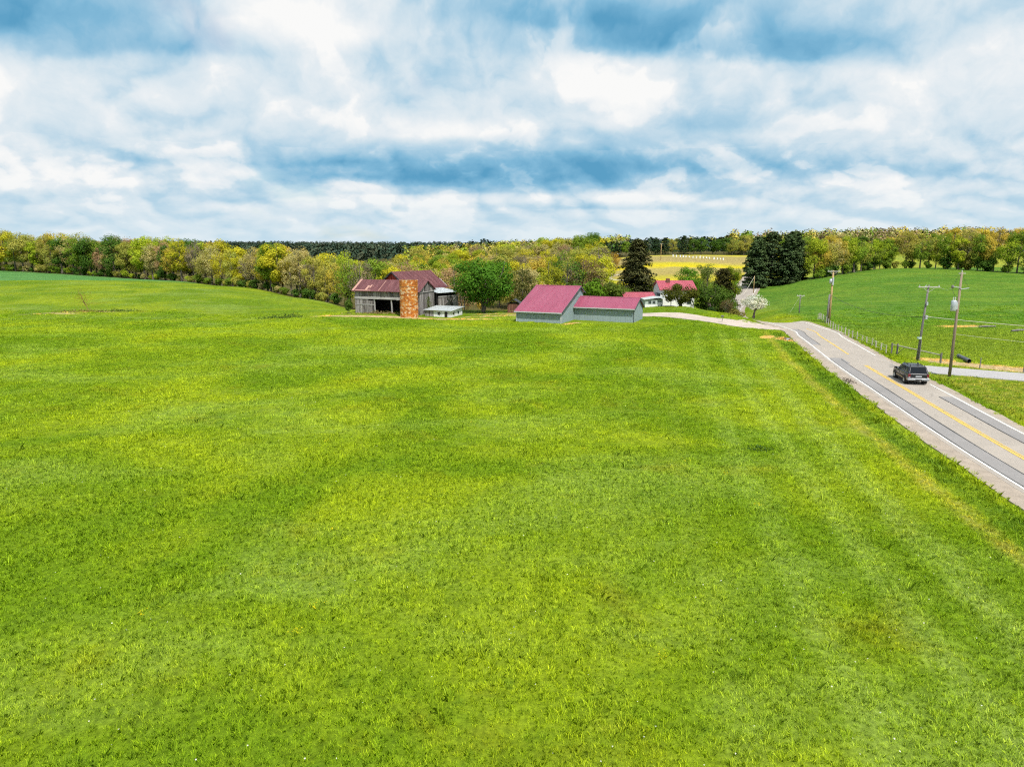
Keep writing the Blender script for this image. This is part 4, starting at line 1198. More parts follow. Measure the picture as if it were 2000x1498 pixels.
p2 = pole('grey utility pole with broad pale crossarm behind the dark car', 49.0, 84.9, 9.1, m_greypole, 2.4, -0.12, lean=(0.45, 0.05), r=0.15)
MB().lathe([(0.21, 2.65), (0.25, 2.68), (0.25, 2.86), (0.21, 2.9)], 12).build('marker_band', simple('pale green band', (0.42, 0.55, 0.47), 0.5), p2)
MB().tube([(0.16, -0.2, 2.5), (0.16, -0.18, 0.0)], 0.05, 6).build('conduit', m_greypole, p2)
MB().box(0.36, 0.62, -0.22, -0.05, 5.05, 5.5).build('cable_bracket', m_galv, p2)
MB().box(0.30, 0.45, -0.25, -0.12, 6.7, 7.1).build('cable_bracket', m_galv, p2)

p3 = pole('tan utility pole rising beside a dark stub at the road bend', 55.9, 125.0, 9.1, m_yelpole, 2.3, 0.1, r=0.20, arm_z=0.15)
MB().tube([(-0.42, 0.02, -0.4), (-0.30, 0.02, 5.0)], [0.17, 0.14], 10).build('stub_pole', m_greypole, p3, smooth=True)
MB().lathe([(0.0, 6.9), (0.2, 6.92), (0.2, 7.6), (0.0, 7.66)], 14, 'Z', (-0.38, -0.15, 0)).build('transformer', m_galv, p3, smooth=True)
MB().box(-0.12, 0.12, -0.28, -0.14, 6.6, 7.9).build('bracket', m_galv, p3)

p4 = pole('short dark utility pole beyond the road crest with a slanting guy wire', 60.6, 150.0, 4.7, m_greypole, 1.6, 0.0, base=-1.4, r=0.13)
MB().tube([(0, 0, 4.4), (-2.4, -0.3, 0.4)], 0.016, 4).build('guy_wire', m_palewire, p4)
p5 = pole('lone pale pole standing at the far edge of the yellow field', 78.4, 380.0, 13.5 - gz(78.4, 380), m_yelpole, 1.6, 0.0, r=0.17)
p6 = pole('thin pale pole standing on the far roadside near the dark pines', 75.0, 222.0, 5.4, m_yelpole, None, r=0.12)
MB().tube([(0, 0, 5.2), (-4.6, -5.5, 0.3)], 0.05, 5).build('guy_wire', m_palewire, p6)


def cable(label, a, b, sag, r, mat):
    pts = []
    a, b = Vector(a), Vector(b)
    for k in range(25):
        t = k / 24
        p = a.lerp(b, t); p.z -= sag * 4 * t * (1 - t)
        pts.append(p)
    o = MB().tube(pts, r, 5).build('overhead_cable', mat)
    return tag(o, label, 'cable', 'overhead cables between the poles')


cable('dark cable sagging from the tan pole to the grey crossarm pole', (55.9, 124.85, 4.9), (49.25, 84.75, 5.35), 1.0, 0.028, m_wire)
cable('pale thick cable leading right from the grey crossarm pole', (49.35, 84.75, 5.35), (92.0, 58.0, 6.2), 1.1, 0.030, m_palewire)
cable('thin cable between the crossarm pole and the transformer pole', (50.4, 84.6, 8.95), (45.6, 74.0, 9.4), 0.25, 0.013, m_palewire)
cable('dark cable from the short pole to the tan pole', (60.6, 149.9, 2.6), (55.6, 125.0, 5.6), 0.5, 0.022, m_wire)
cable('thin wire leading right from the transformer pole', (46.5, 74.0, 4.6), (90.0, 51.0, 4.0), 0.9, 0.014, m_palewire)

# ---- wire fence along the pasture
m_post = streaked('bleached fence post', [(0.25, (0.26, 0.24, 0.19)), (0.6, (0.46, 0.43, 0.36)), (0.85, (0.60, 0.57, 0.49))], 0.9, 0.1, (9, 9, 1.2), island=0.3)
fence_path = catmull([(48.2, 90.6), (49.0, 94.5), (49.9, 98.6), (51.3, 107.0), (52.8, 115.0), (54.6, 122.5), (56.2, 128.5), (58.6, 136)], 0.5)
fr = thing('wire_fence', 'wire fence on bleached posts between road and pasture', 'fence', (48.2, 90.6, 0.0))
acc, last, tops = 0.0, None, []
for p in fence_path:
    if last is not None: acc += float(np.hypot(*(p - last)))
    if last is None or acc >= 1.9:
        acc = 0.0
        h = rnd.uniform(1.0, 1.35); r0 = rnd.uniform(0.055, 0.09)
        zz = gz(p[0], p[1])
        x_, y_ = p[0] - 48.2, p[1] - 90.6
        lx, ly = rnd.uniform(-0.08, 0.08), rnd.uniform(-0.08, 0.08)
        MB().tube([(x_, y_, zz - 0.3), (x_ + lx, y_ + ly, zz + h)], [r0, r0 * 0.9], 6).build('post', m_post, fr)
        tops.append((x_ + lx, y_ + ly, zz))
    last = p
for hh in (0.35, 0.7, 1.0):
    MB().tube([(a[0], a[1], a[2] + hh) for a in tops], 0.010, 3).build('wire', m_galv, fr)

gt = thing('rail_fence', 'short fence of one pale rail on dark posts beside the side road', 'fence', (49.3, 90.0, 0.0))
gp = [(-0.35, 0.7), (0.0, 0.0), (1.3, -7.2)]
for i, (x_, y_) in enumerate(gp):
    MB().tube([(x_, y_, -0.3), (x_, y_, 1.35 if i < 2 else 1.25)], 0.11, 7).build('post', m_greypole, gt)
MB().tube([(0.0, 0.0, 1.12), (1.3, -7.2, 1.0)], 0.065, 7).build('rail', m_post, gt)
MB().tube([(-0.35, 0.7, 1.15), (0.0, 0.0, 1.15)], 0.045, 6).build('rail', m_post, gt)
MB().tube([(0.05, -0.1, 0.15), (0.25, -1.2, 1.05)], 0.035, 5).build('brace', m_greypole, gt)
for i, (x_, y_, lab) in enumerate(((52.9, 79.2, 'dark wooden post in the sand beside the side road'), (56.3, 77.0, 'dark wooden post at the right edge by the side road'))):
    o = MB().tube([(0, 0, -0.3), (0.03, 0, 1.25)], 0.06, 7).build('fence_post', m_greypole); o.location = (x_, y_, gz(x_, y_))
    tag(o, lab, 'post', 'posts beside the side road')

# ---- pipes, logs, debris
pp = thing('culvert_pipe', 'dark corrugated culvert pipe lying in the sand', 'pipe', (54.9, 85.0, 0.0))
rib = []
L_ = 4.2
for k in range(41):
    s = L_ * k / 40
    rib.append((0.22 + (0.022 if k % 2 else 0.0), s))
mb = MB().lathe(rib, 14, 'Y'); mb.lathe([(0.20, 0.0), (0.20, L_)], 14, 'Y')
o = mb.build('pipe_wall', simple('black plastic pipe', (0.085, 0.095, 0.105), 0.45, var=0.3), pp, smooth=True)
o.location = (0.5, 2.2, 0.25); o.rotation_euler = (0, 0, math.pi - 0.279)
for x_, y_, l_, a_, lab in ((79.5, 118.4, 3.0, 0.1, 'dark log lying in the pasture left of a larger one'), (81.4, 113.2, 3.6, 0.25, 'larger dark log lying on the pasture at right')):
    o = MB().tube([(-l_ / 2, 0, 0.16), (-l_ * 0.1, 0.08, 0.22), (l_ / 2, 0, 0.2)], [0.13, 0.17, 0.11], 8).build('log', m_greypole); o.location = (x_, y_, gz(x_, y_)); o.rotation_euler = (0, 0, a_)
    tag(o, lab, 'log', 'logs in the pasture')

mb = MB()
r_ = random.Random(5)
for k in range(110):
    a, b = r_.gauss(0, 0.28), r_.gauss(0, 0.9)
    s = r_.uniform(0.03, 0.11); ang = r_.uniform(0, 3)
    pts = []
    for z in (0, s * r_.uniform(0.4, 0.9)):
        for q in range(4):
            rr = s * r_.uniform(0.6, 1.1) * (1 if z == 0 else 0.6)
            pts.append((a + rr * math.cos(ang + q * 1.57), b + rr * math.sin(ang + q * 1.57), z))
    mb.hexa(pts)
o = mb.build('soil_clods', simple('dark soil', (0.055, 0.042, 0.03), 0.95, var=0.4)); o.location = (34.6, 71.6, gz(34.6, 71.6) + 0.06); o.rotation_euler = (0, 0, -0.2)
tag(o, 'dark clods of soil spilled on the gravel shoulder', 'soil', kind='stuff')

cu = thing('culvert_mouth', 'dark drain mouth in bare soil where the road bends', 'drain', (40.2, 102.9, gz(40.2, 102.9)))
MB().lathe([(0.24, -0.6), (0.30, -0.6), (0.30, 0.05), (0.24, 0.05)], 16, 'Y').build('pipe_rim', m_galv, cu)
MB().lathe([(0.0, -0.02), (0.24, -0.02)], 16, 'Y').build('pipe_mouth', m_dark, cu)
MB().box(-0.5, 0.5, 0.1, 0.3, -0.35, 0.36).build('headwall', simple('old concrete', (0.20, 0.14, 0.09), 0.9, var=0.2), cu)

mbx = thing('mailbox', 'small dark mailbox on a thin post beside the drive', 'mailbox', (37.1, 125.2, gz(37.1, 125.2)))
MB().tube([(0, 0, -0.2), (0, 0, 1.05)], 0.05, 6).build('post', m_greypole, mbx)
MB().prism([(-0.12, 1.05), (0.12, 1.05), (0.12, 1.2), (0.07, 1.3), (-0.07, 1.3), (-0.12, 1.2)], -0.25, 0.25).build('box', simple('dark grey mailbox', (0.06, 0.06, 0.065), 0.5), mbx)
MB().box(0.10, 0.13, -0.145, -0.125, 1.15, 1.34).build('flag', m_redboard, mbx)

# ---- white blocks in a row beyond the yellow field
m_stone = simple('white painted block', (0.74, 0.74, 0.72), 0.7, var=0.08)
hm = MB().box(-0.42, 0.42, -0.3, 0.3, -0.2, 0.75); hm.box(-0.47, 0.47, -0.35, 0.35, 0.75, 0.85); hm.box(-0.38, 0.38, -0.27, 0.27, 0.85, 1.25); hm.box(-0.5, 0.5, -0.36, 0.36, 1.25, 1.33)
hv = hm.mesh('hive_box', m_stone)
ORD = ['', 'first', 'second', 'third', 'fourth', 'fifth', 'sixth', 'seventh', 'eighth', 'ninth', 'tenth', 'eleventh', 'twelfth', 'thirteenth', 'fourteenth', 'fifteenth', 'sixteenth', 'seventeenth', 'eighteenth', 'nineteenth', 'twentieth']
for k in range(16):
    t_ = k / 15
    x_, y_ = 88.5 + 24.5 * t_ + rnd.uniform(-0.25, 0.25), 396 - 11 * t_ + rnd.uniform(-0.4, 0.4)
    o = obj('hive_box', hv, None, (x_, y_, gz(x_, y_)), (0, 0, rnd.uniform(-0.3, 0.3)))
    o.scale = [rnd.uniform(0.62, 0.85)] * 3
    tag(o, 'small white box, %s from the left in the row along the far field' % ORD[k + 1], 'box', 'white boxes in a row beyond the yellow field')

# ---- dark sport utility car
def build_car():
    m_paint = bpy.data.materials.new('black blue car paint'); m_paint.use_nodes = True
    b = m_paint.node_tree.nodes['Principled BSDF']
    b.inputs['Base Color'].default_value = (0.010, 0.014, 0.022, 1); b.inputs['Roughness'].default_value = 0.28
    b.inputs['Coat Weight'].default_value = 0.35; b.inputs['Coat Roughness'].default_value = 0.04
    nt = NT(m_paint.node_tree)
    co_ = nt.n('ShaderNodeTexCoord').outputs['Object']
    nt.link(nt.ramp(nt.noise(co_, 2.0, 4, 0.6), [(0.35, (0.004, 0.006, 0.011)), (0.7, (0.008, 0.010, 0.015))]), b.inputs['Base Color'])
    m_cg = simple('tinted car glass', (0.004, 0.006, 0.009), 0.06, 0, 0.4, var=0.1)
    m_chrome = simple('silver bumper', (0.40, 0.41, 0.43), 0.3, 0.8, var=0.08)
    m_black = simple('black rubber', (0.02, 0.02, 0.02), 0.8, var=0.2)
    m_rim = simple('alloy rim', (0.60, 0.60, 0.58), 0.3, 0.7, var=0.1)
    m_tail = simple('red tail lamp', (0.13, 0.008, 0.014), 0.25, 0, 0.6, var=0.1)
    m_plate = simple('pale licence plate', (0.34, 0.36, 0.38), 0.5, var=0.05)
    yc_ = 71.4
    xc_ = RA + RB * yc_ + RC * yc_ ** 2 + 1.85
    ang = -math.atan(RB + 2 * RC * yc_)
    t = thing('car', 'black sport utility car driving away on the road', 'car', (xc_, yc_, gz(xc_, yc_) + 0.085), ang)
    # y forward, x right; lofted body sections: (y, half width at sill, half width at belt, bottom, belt height)
    S = [(-2.48, 0.86, 0.90, 0.50, 1.08), (-2.42, 0.94, 0.97, 0.42, 1.14), (-2.0, 0.98, 1.0, 0.38, 1.16), (-0.8, 0.985, 1.0, 0.36, 1.15), (0.9, 0.985, 0.995, 0.36, 1.13), (1.25, 0.98, 0.98, 0.36, 1.12), (2.2, 0.95, 0.93, 0.38, 1.03), (2.45, 0.88, 0.86, 0.42, 0.96), (2.52, 0.80, 0.78, 0.50, 0.86)]
    V_, F_ = [], []
    for y, ws_, wb_, z0, z1 in S:
        zm = (z0 + z1) * 0.5
        half_ = [(ws_ * 0.9, z0), (ws_, z0 + 0.07), (ws_ * 1.005, zm), (wb_, z1 - 0.10), (wb_ * 0.965, z1)]
        ring = [(x, z) for x, z in half_] + [(-x, z) for x, z in half_[::-1]]
        V_ += [(x, y, z) for x, z in ring]
    n = 10
    for i in range(len(S) - 1):
        for k in range(n):
            k2 = (k + 1) % n
            F_.append((i * n + k, (i + 1) * n + k, (i + 1) * n + k2, i * n + k2))
    F_.append(tuple(range(n))); F_.append(tuple(range((len(S) - 1) * n + n - 1, (len(S) - 1) * n - 1, -1)))
    body = MB().add(V_, F_).build('body', m_paint, t, smooth=True)
    m = body.modifiers.new('edge', 'BEVEL'); m.width = 0.03; m.segments = 2; m.limit_method = 'ANGLE'; m.angle_limit = R(35)
    # cabin: bottom ring / top ring
    yb0, yb1, yt0, yt1 = -2.42, 1.18, -2.02, 0.30
    wb_, wt_ = 0.955, 0.78; zb, zt = 1.10, 1.80
    cab = MB().hexa([(-wb_, yb0, zb), (wb_, yb0, zb), (wb_ * 0.94, yb1, zb), (-wb_ * 0.94, yb1, zb), (-wt_, yt0, zt), (wt_, yt0, zt), (wt_ * 0.95, yt1, zt), (-wt_ * 0.95, yt1, zt)]).build('cabin', m_paint, t, bevel=0.11)
    def on(A, B, C, D, u0, u1, v0, v1, out_, nm, mat):
        """Panel on the quad A B C D (A-B bottom, D-C top) pushed outward."""
        A, B, C, D = (Vector(p) for p in (A, B, C, D))
        nrm = (B - A).cross(D - A).normalized()
        def q(u, v): return (A.lerp(B, u)).lerp(D.lerp(C, u), v) + nrm * out_
        return MB().slab(q(u0, v0), q(u1, v0), q(u1, v1), q(u0, v1), 0.008).build(nm, mat, t)
    bl, br, fr_, fl = (-wb_, yb0, zb), (wb_, yb0, zb), (wb_ * 0.94, yb1, zb), (-wb_ * 0.94, yb1, zb)
    tl, tr_, tfr, tfl = (-wt_, yt0, zt), (wt_, yt0, zt), (wt_ * 0.95, yt1, zt), (-wt_ * 0.95, yt1, zt)
    on(bl, br, tr_, tl, 0.08, 0.92, 0.14, 0.86, 0.006, 'rear_window', m_cg)
    on(fr_, fl, tfl, tfr, 0.06, 0.94, 0.08, 0.92, 0.006, 'windshield', m_cg)
    for A, B, C, D, seq in ((fl, bl, tl, tfl, ((0.19, 0.40), (0.43, 0.64), (0.67, 0.93))), (br, fr_, tfr, tr_, ((0.07, 0.33), (0.36, 0.57), (0.60, 0.81)))):
        for u0, u1 in seq:
            on(A, B, C, D, u0, u1, 0.16, 0.84, 0.006, 'side_window', m_cg)
    # tail gate details
    MB().box(-0.72, 0.72, -2.505, -2.485, 0.72, 0.74).build('tailgate_trim', m_chrome, t)
    MB().box(-0.28, 0.28, -2.51, -2.485, 0.80, 0.93).build('licence_plate', m_plate, t)
    for s in (-1, 1):
        lamp = MB().box(min(s * 0.74, s * 0.955), max(s * 0.74, s * 0.955), -2.50, -2.36, 0.74, 1.10).build('tail_lamp', m_tail, t, bevel=0.02)
        MB().box(min(s * 0.76, s * 0.90), max(s * 0.76, s * 0.90), -2.515, -2.505, 0.74, 0.82).build('reverse_lamp', m_plate, lamp)
    bp = MB().hexa([(-0.98, -2.62, 0.46), (0.98, -2.62, 0.46), (1.0, -2.34, 0.46), (-1.0, -2.34, 0.46), (-0.98, -2.60, 0.68), (0.98, -2.60, 0.68), (1.0, -2.34, 0.70), (-1.0, -2.34, 0.70)]).build('rear_bumper', m_chrome, t, bevel=0.04)
    MB().box(-0.3, 0.3, -2.635, -2.615, 0.50, 0.58).build('step_pad', m_black, bp)
    MB().hexa([(-0.9, 2.4, 0.42), (0.9, 2.4, 0.42), (0.84, 2.62, 0.44), (-0.84, 2.62, 0.44), (-0.9, 2.4, 0.66), (0.9, 2.4, 0.66), (0.84, 2.60, 0.64), (-0.84, 2.60, 0.64)]).build('front_bumper', m_chrome, t, bevel=0.04)
    for s in (-1, 1):
        MB().box(min(s * 0.5, s * 0.8), max(s * 0.5, s * 0.8), 2.49, 2.54, 0.70, 0.86).build('headlamp', m_plate, t, bevel=0.02)
        for yw in (-1.52, 1.56):
            arch = MB().lathe([(0.0, s * 0.70), (0.44, s * 0.70), (0.455, s * 1.004), (0.0, s * 1.004)], 24, 'X', (0, yw, 0.40)).build('wheel_arch', m_black, t)
            w = thing_part = MB().lathe([(0.20, s * 0.76), (0.33, s * 0.76), (0.375, s * 0.80), (0.385, s * 0.90), (0.375, s * 1.0), (0.33, s * 1.035), (0.235, s * 1.03), (0.22, s * 0.98)], 28, 'X', (0, yw, 0.385)).build('tyre', m_black, t, smooth=True)
            rimo = MB().lathe([(0.0, s * 1.02), (0.06, s * 1.03), (0.10, s * 1.0), (0.20, s * 0.995), (0.235, s * 1.028), (0.245, s * 1.0)], 10, 'X', (0, yw, 0.385)).build('rim', m_rim, w)
            for q in range(5):
                a = 2 * math.pi * q / 5
                MB().tube([(s * 1.02, yw + 0.05 * math.cos(a), 0.385 + 0.05 * math.sin(a)), (s * 1.022, yw + 0.21 * math.cos(a), 0.385 + 0.21 * math.sin(a))], 0.028, 5).build('spoke', m_rim, w)
        # door lines, handles, mirror, rails
        for yd in (-1.0, 0.05, 1.0):
            MB().box(min(s * 0.995, s * 1.003), max(s * 0.995, s * 1.003), yd - 0.008, yd + 0.008, 0.48, 1.10).build('door_seam', m_black, t)
        for yd in (-0.82, 0.22):
            MB().box(min(s * 0.995, s * 1.025), max(s * 0.995, s * 1.025), yd, yd + 0.16, 0.94, 0.98).build('door_handle', m_black, t)
        MB().box(min(s * 0.99, s * 1.012), max(s * 0.99, s * 1.012), -1.05, 1.1, 0.62, 0.70).build('side_moulding', m_black, t)
        MB().hexa([(s * 0.95, 0.98, 1.10), (s * 1.22, 0.95, 1.10), (s * 1.22, 1.10, 1.10), (s * 0.95, 1.12, 1.10), (s * 0.95, 0.98, 1.26), (s * 1.22, 0.95, 1.30), (s * 1.22, 1.08, 1.30), (s * 0.95, 1.12, 1.26)][::1 if s > 0 else 1]).build('mirror', m_paint, t, bevel=0.03)
        rail = MB().tube([(s * 0.62, -1.9, 1.87), (s * 0.62, 0.2, 1.87)], 0.022, 6).build('roof_rail', m_black, t)
        for yr in (-1.85, -0.9, 0.15):
            MB().box(s * 0.62 - 0.02, s * 0.62 + 0.02, yr - 0.04, yr + 0.04, 1.78, 1.87).build('rail_foot', m_black, rail)
        MB().box(min(s * 0.82, s * 1.04), max(s * 0.82, s * 1.04), -1.0, 1.0, 0.34, 0.38).build('running_board', m_black, t)
    for yr in (-1.6, -0.4):
        MB().tube([(-0.62, yr, 1.875), (0.62, yr, 1.875)], 0.02, 6).build('roof_bar', m_black, t)
    return t


build_car()

# ------------------------------------------------------------------ trees
def leaf_material(name, trans=0.38, spread=0.24, rough=0.6):
    m, T, out = mat_new(name)
    oc = T.n('ShaderNodeObjectInfo').outputs['Color']
    isl = T.n('ShaderNodeNewGeometry').outputs['Random Per Island']
    co_ = T.n('ShaderNodeTexCoord').outputs['Object']
    cl_ = T.noise(co_, 0.35, 3, 0.5)
    c = T.mix(1.0, oc, T.ramp(isl, [(0.0, (1 - spread,) * 3), (0.7, (1 + spread * 0.3,) * 3), (1.0, (1 + spread * 1.3, 1 + spread, 1 + spread * 0.6))]), 'MULTIPLY')
    c = T.mix(1.0, c, T.ramp(cl_, [(0.35, (0.80, 0.86, 0.85)), (0.65, (1.18, 1.10, 1.0))]), 'MULTIPLY')
    d = T.n('ShaderNodeBsdfDiffuse'); T.link(c, d.inputs[0])
    tr = T.n('ShaderNodeBsdfTranslucent'); T.link(T.mix(1.0, c, (1.2, 1.15, 0.6), 'MULTIPLY'), tr.inputs[0])
    ms = T.n('ShaderNodeMixShader'); ms.inputs[0].default_value = trans
    T.link(d.outputs[0], ms.inputs[1]); T.link(tr.outputs[0], ms.inputs[2]); T.link(ms.outputs[0], out.inputs[0])
    return m


m_leaf = leaf_material('tree leaves')
m_needle = leaf_material('conifer needles', 0.08, 0.45)
m_blossom = leaf_material('white blossom', 0.25, 0.3)
m_bark = streaked('grey brown bark', [(0.25, (0.075, 0.063, 0.050)), (0.6, (0.165, 0.142, 0.118)), (0.85, (0.26, 0.23, 0.20))], 0.95, 0.05, (5, 5, 1.0))


def cards(pos, nrm, size, r_, aspect=0.72):
    n = len(pos)
    nrm = nrm / np.linalg.norm(nrm, axis=1)[:, None]
    a = np.cross(nrm, r_.normal(size=(n, 3))); a /= np.linalg.norm(a, axis=1)[:, None]
    b = np.cross(nrm, a)
    s = (size * r_.uniform(0.6, 1.25, n))[:, None] * 0.5
    bend = nrm * s * 0.25
    V_ = np.stack([pos - a * s - bend, pos - b * s * aspect + bend * 0.5, pos + a * s - bend, pos + b * s * aspect + bend * 0.5], 1)
    return V_.reshape(-1, 3)


def unit(r_, n):
    d = r_.normal(size=(n, 3)); return d / np.linalg.norm(d, axis=1)[:, None]


def broadleaf(seed, H, Rw, base, n_cl, lpc, leaf, cr=(0.24, 0.38), trunk_r=0.28, shell=0.55, limbs=12, twigs=3, mat=None, stems=1, flat=0.8, topw=0.0, name='crown'):
    """A trunk with limbs and a crown of leaf clumps; returns the two meshes."""
    r_ = np.random.default_rng(seed); pr = random.Random(seed)
    zc_, rz = (base + H) / 2, (H - base) / 2
    d = unit(r_, n_cl)
    f = shell + (1 - shell) * r_.uniform(0, 1, n_cl) ** 0.6
    cr_ = Rw * r_.uniform(cr[0], cr[1], n_cl)
    C = d * f[:, None] * np.array([Rw, Rw, rz])
    C *= (1 - cr_ / Rw * 0.75)[:, None]
    C[:, 2] += zc_
    wx = 1 + topw * (C[:, 2] - zc_) / rz
    C[:, 0] *= wx; C[:, 1] *= wx
    C[:, :2] += r_.normal(0, Rw * 0.06, (n_cl, 2))
    ld = unit(r_, n_cl * lpc)
    ci = np.repeat(np.arange(n_cl), lpc)
    rad = cr_[ci] * (0.45 + 0.60 * r_.uniform(0, 1, len(ci)) ** 0.5)
    off = ld * rad[:, None]; off[:, 2] *= flat
    pos = C[ci] + off
    out_ = pos - np.array([0, 0, zc_ - rz * 0.4])
    out_ /= np.linalg.norm(out_, axis=1)[:, None]
    nrm = ld * 0.75 + out_ * 0.35 + np.array([0, 0, 0.25]) + r_.normal(0, 0.32, ld.shape)
    V_ = cards(pos, nrm, leaf, r_)
    crown = quads_mesh(name, V_, len(pos), mat or m_leaf)
    mb = MB()
    order = np.argsort(-cr_)
    k = 0
    for s in range(stems):
        bx, by = (0, 0) if stems == 1 else (pr.uniform(-0.5, 0.5), pr.uniform(-0.5, 0.5))
        tx, ty = (pr.uniform(-0.4, 0.4), pr.uniform(-0.4, 0.4)) if stems == 1 else (pr.uniform(-1, 1) * Rw * 0.55, pr.uniform(-1, 1) * Rw * 0.55)
        tr_ = trunk_r if stems == 1 else trunk_r * pr.uniform(0.5, 0.75)
        trunk = [Vector((bx, by, -0.4)), Vector((bx * 0.8 + tx * 0.2, by * 0.8 + ty * 0.2, H * 0.22)), Vector((tx * 0.55, ty * 0.55, H * 0.45)), Vector((tx * 0.85, ty * 0.85, H * 0.68)), Vector((tx, ty, H * 0.9))]
        mb.tube(trunk, [tr_ * 1.25, tr_, tr_ * 0.72, tr_ * 0.42, tr_ * 0.1], 7)
        for q in range(limbs):
            c_ = Vector(C[order[k % n_cl]]); k += 1
            t0 = pr.uniform(0.32, 0.75)
            zz = min(max(c_.z * pr.uniform(0.45, 0.75), H * 0.2), H * 0.7)
            j = min(int(zz / H / 0.23), 3)
            fr_ = (zz - trunk[j].z) / max(trunk[j + 1].z - trunk[j].z, 1e-3)
            st = trunk[j].lerp(trunk[j + 1], min(max(fr_, 0), 1))
            mid_ = st.lerp(c_, 0.5) + Vector((pr.uniform(-.3, .3), pr.uniform(-.3, .3), -0.06 * H * pr.random()))
            rr = tr_ * pr.uniform(0.22, 0.38)
            mb.tube([st, mid_, c_], [rr, rr * 0.6, rr * 0.2], 4, False)
            for w in range(twigs):
                e_ = c_ + Vector((pr.gauss(0, 1), pr.gauss(0, 1), pr.uniform(0.1, 1.4))).normalized() * Rw * pr.uniform(0.18, 0.36)
                mb.tube([mid_.lerp(c_, pr.uniform(0.4, 1)), e_], [rr * 0.3, rr * 0.08], 3, False)
    return mb.mesh('trunk', m_bark), crown


def conifer(seed, H, Rw, whorl, per, leaf, droop, base=0.08, dens=10, taper=0.9, mat=None, open_=0.0):
    r_ = np.random.default_rng(seed); pr = random.Random(seed)
    mb = MB(); mb.tube([(0, 0, -0.4), (0, 0, H * 0.5), (0, 0, H * 0.98)], [Rw * 0.075, Rw * 0.045, 0.03], 7)
    P_, N_ = [], []
    z = H * base
    while z < H * 0.985:
        f = (H - z) / (H * (1 - base))
        Lb = Rw * (f ** taper) * pr.uniform(0.75, 1.1) + 0.5
        a0 = pr.uniform(0, 6.28)
        for k in range(per):
            if pr.random() < open_: continue
            a = a0 + 6.283 * k / per + pr.uniform(-0.35, 0.35)
            L_ = Lb * pr.uniform(0.55, 1.2)
            up = 0.12 * L_
            pts = [Vector((0, 0, z)), Vector((math.cos(a) * L_ * 0.5, math.sin(a) * L_ * 0.5, z + up - droop * L_ * 0.15)), Vector((math.cos(a) * L_, math.sin(a) * L_, z + up - droop * L_ * 0.55))]
            mb.tube(pts, [0.05, 0.035, 0.012], 3, False)
            n = max(4, int(dens * L_))
            t = r_.uniform(0.18, 1.0, n) ** 0.8
            cen = np.outer(t, np.array(pts[2])) + np.outer(1 - t, np.array(pts[0])); cen[:, 2] += 4 * t * (1 - t) * 0.06 * L_
            lat = r_.normal(0, 0.10 + 0.16 * L_ * (1.05 - t * 0.7), n)
            cen[:, 0] += -math.sin(a) * lat; cen[:, 1] += math.cos(a) * lat
            cen[:, 2] += r_.normal(0.05, 0.07 + 0.03 * L_, n) - droop * np.abs(lat) * 0.35
            P_.append(cen); nn_ = r_.normal(0, 0.38, (n, 3)) + np.array([math.cos(a) * 0.3, math.sin(a) * 0.3, 1.0]); N_.append(nn_)
        z += whorl * pr.uniform(0.8, 1.2) * (0.55 + 0.45 * f)
    pos = np.concatenate(P_); nrm = np.concatenate(N_)
    V_ = cards(pos, nrm, leaf, r_, 0.55)
    return mb.mesh('trunk', m_bark), quads_mesh('crown', V_, len(pos), mat or m_needle)


PROTO = {}
for i in range(5):      # leafed-out woodland trees, 16 m
    PROTO['full%d' % i] = (broadleaf(200 + i, 16, 4.5 + 0.35 * i, 1.2, 32, 130, 0.50, limbs=10, twigs=2), 16)
for i in range(5):      # budding woodland trees, more gaps and twigs
    PROTO['bud%d' % i] = (broadleaf(300 + i, 16, 4.5 + 0.3 * i, 1.6, 38, 80, 0.42, (0.22, 0.36), limbs=16, twigs=6), 16)
for i in range(3):      # nearly bare trees
    PROTO['bare%d' % i] = (broadleaf(400 + i, 16, 4.1, 2.0, 32, 40, 0.36, limbs=28, twigs=9), 16)
for i in range(5):      # open-grown hedgerow trees on long stems, 12 m
    PROTO['row%d' % i] = (broadleaf(500 + i, 12, 3.4 + 0.25 * i, 2.2, 34, 90, 0.36, (0.26, 0.42), 0.24, limbs=9, twigs=4, stems=1 + (i % 3), topw=0.1), 12)
for i in range(3):
    PROTO['bush%d' % i] = (broadleaf(600 + i, 4, 2.3, 0.1, 14, 85, 0.40, (0.30, 0.48), 0.10, limbs=8, twigs=2, stems=3), 4)
PROTO['oak0'] = (broadleaf(706, 11.8, 6.3, 0.7, 60, 200, 0.40, (0.18, 0.36), 0.42, 0.5, limbs=14, twigs=2, stems=3), 11.8)
PROTO['garden0'] = (broadleaf(710, 4.8, 3.5, 0.9, 34, 120, 0.30, (0.20, 0.34), 0.20, 0.6, limbs=9, twigs=2, stems=3), 4.8)
PROTO['garden1'] = (broadleaf(711, 6.6, 4.4, 0.5, 44, 130, 0.34, (0.18, 0.32), 0.24, 0.6, limbs=10, twigs=2, stems=3), 6.6)
PROTO['blossom0'] = (broadleaf(720, 4.4, 2.6, 0.9, 34, 70, 0.24, (0.20, 0.36), 0.13, 0.6, limbs=9, twigs=7, stems=3, mat=m_blossom, flat=0.6), 4.4)
PROTO['willow0'] = (broadleaf(730, 17, 4.6, 1.5, 44, 110, 0.40, (0.18, 0.30), 0.35, 0.5, limbs=16, twigs=5, topw=-0.35), 17)
PROTO['twiggy0'] = (broadleaf(740, 3.6, 1.7, 0.7, 18, 34, 0.20, (0.24, 0.40), 0.07, 0.5, limbs=12, twigs=8, stems=4), 3.6)
PROTO['pine0'] = (conifer(800, 17, 5.2, 1.05, 9, 0.62, 0.10, 0.03, 34, 0.42), 17)
PROTO['pine1'] = (conifer(801, 17, 5.0, 1.05, 9, 0.62, 0.10, 0.03, 34, 0.36), 17)
